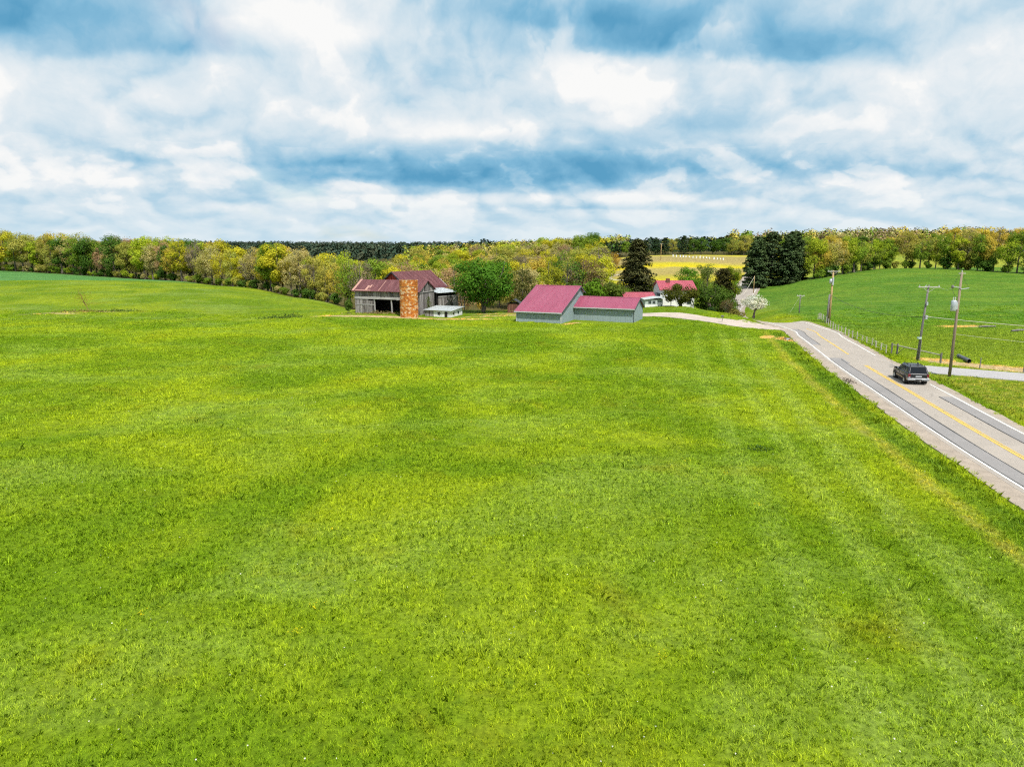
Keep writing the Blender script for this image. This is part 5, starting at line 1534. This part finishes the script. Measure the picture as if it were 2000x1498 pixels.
PROTO['spruce0'] = (conifer(802, 18, 5.2, 0.62, 11, 0.46, 0.50, 0.03, 24, 0.62, open_=0.10), 18)
PROTO['smallpine0'] = (conifer(803, 11, 3.0, 0.8, 7, 0.62, 0.25, 0.06, 9, 0.65), 11)
PROTO['cedar0'] = (conifer(804, 11, 3.3, 0.45, 10, 0.40, 0.15, 0.04, 16, 0.45), 11)

PAL = {'golden': (0.53, 0.435, 0.080), 'tan': (0.46, 0.410, 0.180), 'olive': (0.370, 0.375, 0.085), 'yellow-green': (0.490, 0.480, 0.040), 'lime': (0.340, 0.430, 0.038),
       'fresh green': (0.185, 0.285, 0.036), 'deep green': (0.085, 0.165, 0.030), 'rust-brown': (0.37, 0.265, 0.155), 'grey-brown': (0.26, 0.22, 0.165), 'dark green': (0.026, 0.050, 0.018)}


def tree(proto, x, y, h, label, col, group=None, name='tree', cat='tree', rz=None, z=None, wide=1.0, sink=0.0):
    (tm, cm), H0 = PROTO[proto]
    zz = (gz(x, y) if z is None else z) - sink
    o = thing(name, label, cat, (x, y, zz), rnd.uniform(0, 6.283) if rz is None else rz, group)
    s = h / H0
    o.scale = (s * wide, s * wide, s)
    t_ = obj('trunk', tm, o)
    c_ = obj('crown', cm, o)
    f_ = rnd.uniform(0.86, 1.12)
    c_.color = (*[min(1.0, v * f_ * rnd.uniform(0.96, 1.04)) for v in col], 1.0)
    return o


def nth(k):
    return '%d%s' % (k, 'th' if 10 <= k % 100 <= 20 else {1: 'st', 2: 'nd', 3: 'rd'}.get(k % 10, 'th'))


def pick(weights):
    ks = list(weights); return rnd.choices(ks, [weights[k] for k in ks])[0]


def proto_for(colour):
    if colour in ('tan', 'rust-brown', 'golden', 'olive'):
        return 'bud%d' % rnd.randrange(5) if rnd.random() < 0.75 else 'full%d' % rnd.randrange(5)
    if colour == 'grey-brown':
        return 'bare%d' % rnd.randrange(3)
    return 'full%d' % rnd.randrange(5) if rnd.random() < 0.75 else 'bud%d' % rnd.randrange(5)


WORD = {'golden': 'golden', 'tan': 'tan budding', 'olive': 'olive budding', 'yellow-green': 'yellow-green', 'lime': 'lime green', 'fresh green': 'fresh green', 'deep green': 'deep green', 'rust-brown': 'rust-brown budding', 'grey-brown': 'bare grey'}
# ---- the wood on the left: three ranks behind the crest
LEFTLINE = catmull([(-285, 356), (-262, 345), (-235, 334), (-178, 305), (-123, 267), (-84, 234), (-54.5, 202), (-38, 180)], 1.0)
seglen = np.concatenate([[0], np.cumsum(np.hypot(*np.diff(LEFTLINE, axis=0).T))])
TOT = seglen[-1]
def along(s, off):
    x = np.interp(s, seglen, LEFTLINE[:, 0]); y = np.interp(s, seglen, LEFTLINE[:, 1])
    x2 = np.interp(s + 1, seglen, LEFTLINE[:, 0]); y2 = np.interp(s + 1, seglen, LEFTLINE[:, 1])
    d_ = np.array([x2 - x, y2 - y]); d_ /= max(np.hypot(*d_), 1e-6)
    return x - d_[1] * off, y + d_[0] * off
wl = {'golden': 1.3, 'tan': 2.6, 'olive': 3.6, 'yellow-green': 1.4, 'lime': 1.6, 'fresh green': 2.2, 'deep green': 1.2, 'rust-brown': 0.9, 'grey-brown': 1.8}
ROWN = ('front', 'second', 'third')
for row, (off, sp) in enumerate(((2.0, 5.6), (9.0, 6.4))):
    s, k = 1.0 + 2 * row, 0
    while s < TOT - 1.2:
        x, y = along(s, off + rnd.uniform(-1.8, 1.8))
        f = s / TOT
        k += 1
        c = pick(wl) if f < 0.62 else pick({'yellow-green': 2.2, 'lime': 1.4, 'olive': 2.0, 'tan': 2.0, 'fresh green': 1.2, 'golden': 1.0, 'grey-brown': 0.8})
        h = (15.6 + 3.0 * (1 - f)) * rnd.uniform(0.76, 1.10) + (1.0 if row else 0) - 2.0 * max(0, f - 0.6)
        tree(proto_for(c), x, y, h, '%s tree, %s from the left in the %s rank of the left wood' % (WORD[c], nth(k), ROWN[row]), PAL[c], 'trees of the left wood', wide=rnd.uniform(0.85, 1.1))
        s += sp * rnd.uniform(0.75, 1.2)
s, k = 2.0, 0
while s < TOT - 8:
    x, y = along(s, rnd.uniform(-1.0, 1.5)); k += 1
    c = pick({'fresh green': 3, 'lime': 1.5, 'deep green': 2, 'olive': 2, 'tan': 1})
    tree('bush%d' % rnd.randrange(3), x, y, rnd.uniform(2.2, 4.2), '%s bush, %s from the left along the foot of the left wood' % (c, nth(k)), PAL[c], 'bushes along the left wood', 'bush', 'bush')
    s += rnd.uniform(3.0, 5.5)

# ---- the wood filling the valley behind the barn, rising to the far slope
pts = []
r2_ = random.Random(31)
tries = 0
while len(pts) < 118 and tries < 20000:
    tries += 1
    y = r2_.uniform(188, 470); x = r2_.uniform(-0.36 * y, 0.115 * y + 2)
    if x < 25 and y < 205 + max(0, (-20 - x)) * 0.9: continue
    if x < -36:
        yy = np.interp(x, [-123, -84, -54.5, -38], [267, 234, 202, 180])
        if y < yy + 24: continue
    if x / y < -0.16 and y > 345 + 900 * (x / y + 0.16): continue
    dm = 7.4 if y < 300 else 9.5
    if all((x - a) ** 2 + (y - b) ** 2 > dm * dm for a, b in pts): pts.append((x, y))
pts.sort(key=lambda p: p[0] / p[1])
wm = {'yellow-green': 3.2, 'lime': 1.6, 'golden': 1.4, 'olive': 2.4, 'tan': 2.6, 'fresh green': 1.6, 'rust-brown': 0.6, 'grey-brown': 0.7, 'deep green': 0.5}
for k, (x, y) in enumerate(pts):
    c = pick(wm)
    where = 'low in the valley' if y < 270 else 'on the slope' if y < 370 else 'on the skyline'
    tree(proto_for(c), x, y, rnd.uniform(15, 18.5), '%s tree %s in the wood behind the barn, %s from left' % (WORD[c], where, nth(k + 1)), PAL[c], 'trees of the valley wood', wide=rnd.uniform(0.95, 1.25))

# ---- hedgerow trees along the crest of the pasture
HR = catmull([(88, 224), (100, 232), (116, 244), (134, 254), (150, 243), (162, 229), (176, 220), (196, 208)], 1.0)
hl_ = np.concatenate([[0], np.cumsum(np.hypot(*np.diff(HR, axis=0).T))])
s, k = 13.0, 0
while s < hl_[-1] - 1:
    x = float(np.interp(s, hl_, HR[:, 0])) + rnd.uniform(-0.8, 0.8); y = float(np.interp(s, hl_, HR[:, 1])) + 3 + rnd.uniform(-1.2, 1.2); k += 1
    c = pick({'fresh green': 3.0, 'lime': 2.4, 'olive': 2.8, 'golden': 0.7, 'tan': 0.8})
    tree('row%d' % rnd.randrange(5) if rnd.random() < 0.7 else proto_for(c), x, y, rnd.choice([rnd.uniform(8, 11), rnd.uniform(11, 15), rnd.uniform(12, 14.5)]), '%s long-stemmed tree, %s from the left along the pasture crest' % (c, nth(k)), PAL[c], 'trees along the pasture crest', wide=rnd.uniform(0.8, 1.05))
    s += rnd.uniform(2.0, 3.4)
s, k = 14.0, 0
while s < hl_[-1]:
    x = float(np.interp(s, hl_, HR[:, 0])); y = float(np.interp(s, hl_, HR[:, 1])) + 3.0 + rnd.uniform(-1, 1); k += 1
    c = pick({'fresh green': 2, 'deep green': 2, 'olive': 2})
    tree('bush%d' % rnd.randrange(3), x, y, rnd.uniform(2.0, 5.0), '%s bush, %s from the left under the pasture crest trees' % (c, nth(k)), PAL[c], 'bushes under the pasture crest trees', 'bush', 'bush', wide=1.1)
    s += rnd.uniform(2, 6)

# ---- wood beyond the meadow on the right, dark rows beyond the yellow field
k = 0
for row in range(1):
    x = 118.0
    while x < 345:
        y = 418 + row * 15 + rnd.uniform(-4, 4) - 0.12 * (x - 118); k += 1
        f = min(max((x - 210) / 60, 0), 1)
        c = pick({'golden': 0.6 + 3.0 * f, 'tan': 1 + 2 * f, 'olive': 2, 'fresh green': 2 * (1 - f) + 0.5, 'deep green': 1.5 * (1 - f) + .1, 'rust-brown': 0.5 + 1.6 * f, 'yellow-green': 1.0})
        tree(proto_for(c), x, y, rnd.uniform(10, 13) + 4.0 * f + row * 0.8, '%s tree, %s from the left in the row beyond the right meadow' % (WORD[c], nth(k)), PAL[c], 'trees beyond the right meadow', wide=rnd.uniform(1.0, 1.3))
        x += rnd.uniform(6.5, 9.5)
k = 0
for row in range(1):
    x = 40.0
    while x < 172:
        y = 424 + row * 10 + rnd.uniform(-3, 3); k += 1
        dark = rnd.random() < 0.55
        c = 'dark green' if dark else pick({'deep green': 2, 'fresh green': 2, 'olive': 1})
        tree('smallpine0' if dark else proto_for(c), x, y, rnd.uniform(8.5, 11.5), '%s %s, %s from the left in the row beyond the yellow field' % (c, 'pine' if dark else 'tree', nth(k)), PAL[c] if not dark else (0.034, 0.066, 0.026), 'trees beyond the yellow field', 'pine_tree' if dark else 'tree', wide=1.15)
        x += rnd.uniform(4.5, 6.8)

# ---- single trees around the farm
tree('oak0', -5.7, 144.5, 11.9, 'large leafy deep green tree between the barn and the garage', (0.085, 0.205, 0.024), name='leafy_tree', rz=0.4, wide=1.05)
tree('spruce0', 32.2, 185.5, 18.2, 'tall dark ragged spruce behind the house', (0.080, 0.092, 0.038), name='spruce_tree', cat='tree', wide=1.22)
for x, y, h, w, lab in ((80.8, 238, 15.2, 1.0, 'dark pine nearest the road in the pine clump'), (86.3, 240, 17.2, 1.05, 'tallest dark pine in the clump beside the road'), (90.6, 236, 15.4, 1.0, 'dark pine on the pasture side of the pine clump'), (96.0, 243, 13.6, 1.0, 'shorter dark pine at the right of the pine clump'), (84.0, 246, 16.0, 1.0, 'dark pine at the back of the pine clump'), (93.4, 240, 16.4, 1.0, 'dark pine between the tallest and the pasture side')):
    tree('pine%d' % rnd.randrange(2), x, y, h, lab, (0.082, 0.132, 0.058), 'dark pines beside the road', 'pine_tree', wide=w)
tree('full1', 91.5, 252, 13.5, 'yellow-green tree peeping over the pine clump', PAL['yellow-green'], wide=0.9)
tree('bud2', 100.0, 246, 8.5, 'small golden-green tree at the right foot of the pines', PAL['lime'], wide=0.9)
tree('garden0', 36.0, 152.4, 5.0, 'low spreading dark olive tree in front of the house', (0.100, 0.115, 0.022), name='garden_tree', wide=1.12)
tree('garden1', 43.4, 153.5, 6.8, 'broad green tree on the lawn right of the house', (0.085, 0.150, 0.026), name='garden_tree', wide=1.15)
tree('cedar0', 52.0, 176, 11.8, 'dark ragged cedar behind the lawn trees', (0.055, 0.058, 0.018), name='cedar_tree')
tree('full2', 45.6, 186, 11.2, 'bright green round tree behind the house roof', (0.100, 0.200, 0.022), wide=1.15)
tree('bud1', 52.6, 193, 13.5, 'thin pale green tree behind the lawn trees', (0.150, 0.180, 0.050))
tree('full3', 58.0, 190, 12.2, 'lime green tree beside the dark cedar', (0.160, 0.230, 0.020), wide=0.8)
tree('twiggy0', 43.0, 143.2, 4.0, 'twiggy bronze shrub in front of the lawn trees', (0.150, 0.120, 0.060), name='shrub', cat='shrub')
tree('blossom0', 48.0, 141.0, 4.4, 'small white blossoming tree beside the drive', (0.78, 0.77, 0.70), name='blossom_tree', wide=1.05, z=-0.3)
tree('bush2', 46.4, 148.5, 3.6, 'olive bush on the road bank left of the blossoming tree', (0.20, 0.19, 0.05), name='bush', cat='bush', wide=1.0)
tree('bush1', 47.6, 157, 3.8, 'green bush on the road bank behind the bronze shrub', (0.13, 0.17, 0.04), name='bush', cat='bush', wide=1.0)
tree('bush0', 40.6, 144.5, 1.2, 'low dark green shrub on the lawn beside the bronze shrub', (0.05, 0.10, 0.03), name='shrub', cat='shrub', wide=1.3)
tree('bush1', 18.0, 160, 7.0, 'bright green bush rising behind the garage roof', (0.120, 0.220, 0.022), 'bushes behind the garage', 'bush', 'bush', wide=0.85)
tree('bush2', 22.8, 162, 6.4, 'olive green bush behind the garage wing', (0.120, 0.170, 0.030), 'bushes behind the garage', 'bush', 'bush', wide=0.9)
tree('bush0', 27.0, 166, 5.6, 'mid green bush between garage wing and spruce', (0.090, 0.150, 0.025), 'bushes behind the garage', 'bush', 'bush', wide=0.9)
tree('full0', 25.5, 186, 9.0, 'green tree behind the garage wing bushes', (0.110, 0.150, 0.040))
tree('willow0', 10.2, 198, 17.5, 'tall lemon-green tree rising behind the garage roof', (0.270, 0.290, 0.030), name='willow_tree')
tree('bud3', 20.8, 212, 18.5, 'spreading tan tree with bare limbs behind the garage', (0.200, 0.150, 0.075), wide=1.2)
tree('bud0', 2.6, 176, 13.5, 'dark olive tree between leafy tree and garage roof', (0.110, 0.115, 0.035), wide=0.9)
tree('bare1', 27.5, 232, 15.0, 'grey bare tree at the right edge of the valley wood', PAL['grey-brown'])
tree('bud4', 46.5, 330, 12.0, 'golden tree standing in the yellow field left of the spruce', (0.42, 0.29, 0.05))
tree('bush1', -32.6, 142.0, 3.0, 'small green bush at the left corner of the barn', (0.10, 0.17, 0.03), name='bush', cat='bush', wide=0.6)
tree('full2', 48.5, 158.5, 6.0, 'green tree at the right end of the house', (0.11, 0.19, 0.03), wide=1.2)
tree('full4', 66.0, 246, 8.5, 'small round tree by the distant road', (0.15, 0.21, 0.03), wide=0.8)

# ---- far woods, seen only as a mass
m_far, T, out = mat_new('distant foliage')
at_ = T.n('ShaderNodeAttribute'); at_.attribute_name = 'tint'
isl = T.n('ShaderNodeNewGeometry').outputs['Random Per Island']
c = T.mix(1.0, at_.outputs['Color'], T.ramp(isl, [(0, (0.7, 0.7, 0.7)), (1, (1.3, 1.3, 1.3))]), 'MULTIPLY')
d = T.n('ShaderNodeBsdfDiffuse'); T.link(c, d.inputs[0]); T.link(d.outputs[0], out.inputs[0])


def far_wood(label, n, xr, yr, hr, pal, seed, per=34, size=2.6, Rw=4.6):
    r_ = np.random.default_rng(seed)
    y = r_.uniform(*yr, n); x = xr[0](y) + (xr[1](y) - xr[0](y)) * r_.uniform(0, 1, n)
    z = G(x, y); h = r_.uniform(*hr, n)
    d = unit(r_, n * per); d[:, 2] = np.abs(d[:, 2]) * 1.0 - 0.15
    ci = np.repeat(np.arange(n), per)
    rr = r_.uniform(0.7, 1.05, n * per)
    w = Rw * r_.uniform(0.75, 1.25, n)
    pos = np.stack([x[ci] + d[:, 0] * w[ci] * rr, y[ci] + d[:, 1] * w[ci] * rr, z[ci] + h[ci] * 0.5 + d[:, 2] * h[ci] * 0.5 * rr], 1)
    V_ = cards(pos, d + r_.normal(0, 0.35, d.shape) + np.array([0, 0, 0.2]), size, r_, 0.8)
    me = quads_mesh('distant_wood', V_, len(pos), m_far)
    cols = np.array([PAL[c] if isinstance(c, str) else c for c in pal])[r_.integers(0, len(pal), n)]
    cols = cols * r_.uniform(0.6, 0.9, (n, 1))
    a = me.attributes.new('tint', 'FLOAT_COLOR', 'POINT')
    cc = np.repeat(np.concatenate([cols, np.ones((n, 1))], 1)[ci], 4, axis=0)
    a.data.foreach_set('color', cc.astype(np.float32).ravel())
    tag(obj('distant_wood', me), label, 'wood', kind='stuff')


hazy_dark = [(0.052, 0.088, 0.058), (0.066, 0.100, 0.062), (0.044, 0.074, 0.052), (0.088, 0.106, 0.064)]  # distance haze mixed into these dark greens: lifted and slightly bluer
far_wood('dark evergreen forest on the far plain at left', 3400, (lambda y: -0.62 * y, lambda y: -0.02 * y), (520, 1900), (13, 19), hazy_dark, 1)
far_wood('distant mixed woods beyond the valley', 900, (lambda y: -0.15 * y, lambda y: 0.16 * y), (475, 760), (13, 17), ['yellow-green', 'olive', 'fresh green', 'tan', 'golden', 'lime'], 2, 90, 1.3)
far_wood('dark woods backing the row beyond the yellow field', 260, (lambda y: 0.10 * y, lambda y: 0.40 * y), (432, 520), (9, 12), hazy_dark + ['deep green', 'fresh green', 'olive'], 7, 60, 1.6, 3.6)
far_wood('distant dark woods beyond the yellow field', 1100, (lambda y: 0.13 * y, lambda y: 0.42 * y), (520, 1150), (10, 15), hazy_dark + ['deep green', 'olive'], 3)
far_wood('wooded ridge on the right skyline', 1500, (lambda y: 0.22 * y, lambda y: 0.75 * y), (1150, 1750), (12, 17), hazy_dark + ['olive'], 4)
far_wood('distant woods behind the right meadow', 900, (lambda y: 0.30 * y, lambda y: 0.85 * y), (432, 700), (12, 17), ['golden', 'tan', 'olive', 'rust-brown', 'fresh green'], 5, 90, 1.3)
far_wood('woods behind the left wood', 1100, (lambda y: -0.95 * y, lambda y: -0.50 * y), (372, 620), (14, 18), ['golden', 'tan', 'olive', 'fresh green', 'yellow-green'], 6, 80, 1.3)

# ------------------------------------------------------------------ small growth
ds = thing('dead_shrub', 'leaning bronze sapling among dry stalks on the left field', 'shrub', (-89.0, 148.0, gz(-89, 148)))
mb = MB(); r_ = random.Random(8)
mb.tube([(1.0, 0, -0.1), (0.4, 0, 1.4), (-0.3, 0, 3.0), (-0.6, 0, 4.0)], [0.06, 0.05, 0.03, 0.015], 5)
for k in range(26):
    t = r_.uniform(0.3, 1.0); b = Vector((1.0 - 1.6 * t, 0, 4 * t))
    e_ = b + Vector((r_.gauss(0, 0.8), r_.gauss(0, 0.8), r_.uniform(0.2, 1.2)))
    mb.tube([b, e_], [0.025, 0.008], 3, False)
mb.build('trunk', simple('bronze bark', (0.17, 0.09, 0.045), 0.9), ds)
rr_ = np.random.default_rng(4)
pp_ = np.stack([rr_.normal(-0.2, 0.8, 160), rr_.normal(0, 0.8, 160), rr_.uniform(1.2, 4.6, 160)], 1)
oo = obj('crown', quads_mesh('crown', cards(pp_, unit(rr_, 160), 0.20, rr_), 160, m_leaf), ds); oo.color = (0.30, 0.19, 0.06, 1)


def brush(label, x, y, nx, ny, h, n, col, seed, name='brush_heap', leaf=0.35):
    r_ = np.random.default_rng(seed)
    a = r_.normal(0, 1, (n, 3)) * np.array([nx, ny, 0.0])
    a[:, 2] = np.abs(r_.normal(0, 0.5, n)) * h * np.exp(-(a[:, 0] / nx / 1.6) ** 2)
    z0 = gz(x, y)
    o = obj(name, quads_mesh(name, cards(a, unit(r_, n) + np.array([0, 0, 0.8]), leaf, r_, 0.45), n, m_leaf), None, (x, y, z0))
    o.color = (*col, 1)
    return tag(o, label, 'brush', kind='stuff')


brush('low heap of dark green brush left of the barn', -43.6, 138.2, 2.3, 0.8, 0.9, 420, (0.075, 0.125, 0.04), 11)
brush('dry tangle around the leaning bronze sapling', -88.6, 147.4, 3.5, 0.8, 0.55, 330, (0.22, 0.19, 0.07), 12)
brush('dark weeds trailing right of the leaning sapling', -82.0, 148.6, 2.4, 0.7, 0.6, 220, (0.08, 0.13, 0.035), 13)
brush('straw-coloured litter in the open bay of the barn', -26.3, 141.0, 2.2, 0.35, 0.55, 300, (0.34, 0.27, 0.15), 14, leaf=0.4)
brush('dark green tuft standing alone in the right of the field', 17.0, 47.4, 0.55, 0.3, 0.35, 160, (0.07, 0.14, 0.04), 15, leaf=0.16)
iv = obj('ivy', None, None, (-16.6, 140.2, 0.0)); iv.empty_display_size = 0.2
tag(iv, 'ivy climbing the right end wall of the barn', 'ivy')
r_ = np.random.default_rng(40)
n = 420
a = np.stack([r_.uniform(0.0, 0.18, n), r_.normal(0.6, 0.8, n), r_.uniform(0.2, 3.6, n)], 1)
a[:, 1] *= np.clip(1.2 - a[:, 2] / 4.6, 0.25, 1)
oo = obj('leaves', quads_mesh('leaves', cards(a, np.array([1.0, 0, 0.3]) + r_.normal(0, 0.4, (n, 3)), 0.20, r_), n, m_leaf), iv, (0, 0, 0), (0, 0, -0.326)); oo.color = (0.10, 0.13, 0.04, 1)
mb = MB()
for k in range(5):
    mb.tube([(0.03, 0.2 * k, 0), (0.03, 0.2 * k + 0.2, 1.5), (0.03, 0.15 * k + 0.4, 3.0)], 0.015, 3, False)
mb.build('stem', m_bark, iv).rotation_euler = (0, 0, -0.326)

# ---- flowers in the grass
def flower_points(label, n, col, size, seed, box, clusters=0):
    r_ = np.random.default_rng(seed)
    y = box[2] + (box[3] - box[2]) * r_.uniform(0, 1, n) ** 1.2; x = r_.uniform(box[0], box[1], n) * (0.75 * y)
    if clusters:
        cx, cy = r_.uniform(-0.6, 0.5, clusters) * 40, r_.uniform(20, 60, clusters)
        k = r_.integers(0, clusters, n); x = cx[k] + r_.normal(0, 0.16, n); y = cy[k] + r_.normal(0, 0.16, n)
    ok = road_d(x, y) < -5.6
    x, y = x[ok], y[ok]; n = len(x)
    pos = np.stack([x, y, G(x, y) + r_.uniform(0.10, 0.2, n)], 1)
    V_ = cards(pos, r_.normal(0, 0.3, (n, 3)) + np.array([0, 0, 1.0]), size, r_, 1.0)
    o = obj('field_flowers', quads_mesh('field_flowers', V_, n, m_leaf)); o.color = (*col, 1)
    tag(o, label, 'flowers', kind='stuff')


flower_points('white seed heads dotted through the field', 420, (0.75, 0.75, 0.70), 0.055, 1, (-1, 1, 15, 75))
flower_points('small yellow flower clusters in the field', 160, (0.62, 0.55, 0.02), 0.07, 2, (-1, 1, 15, 60), 14)
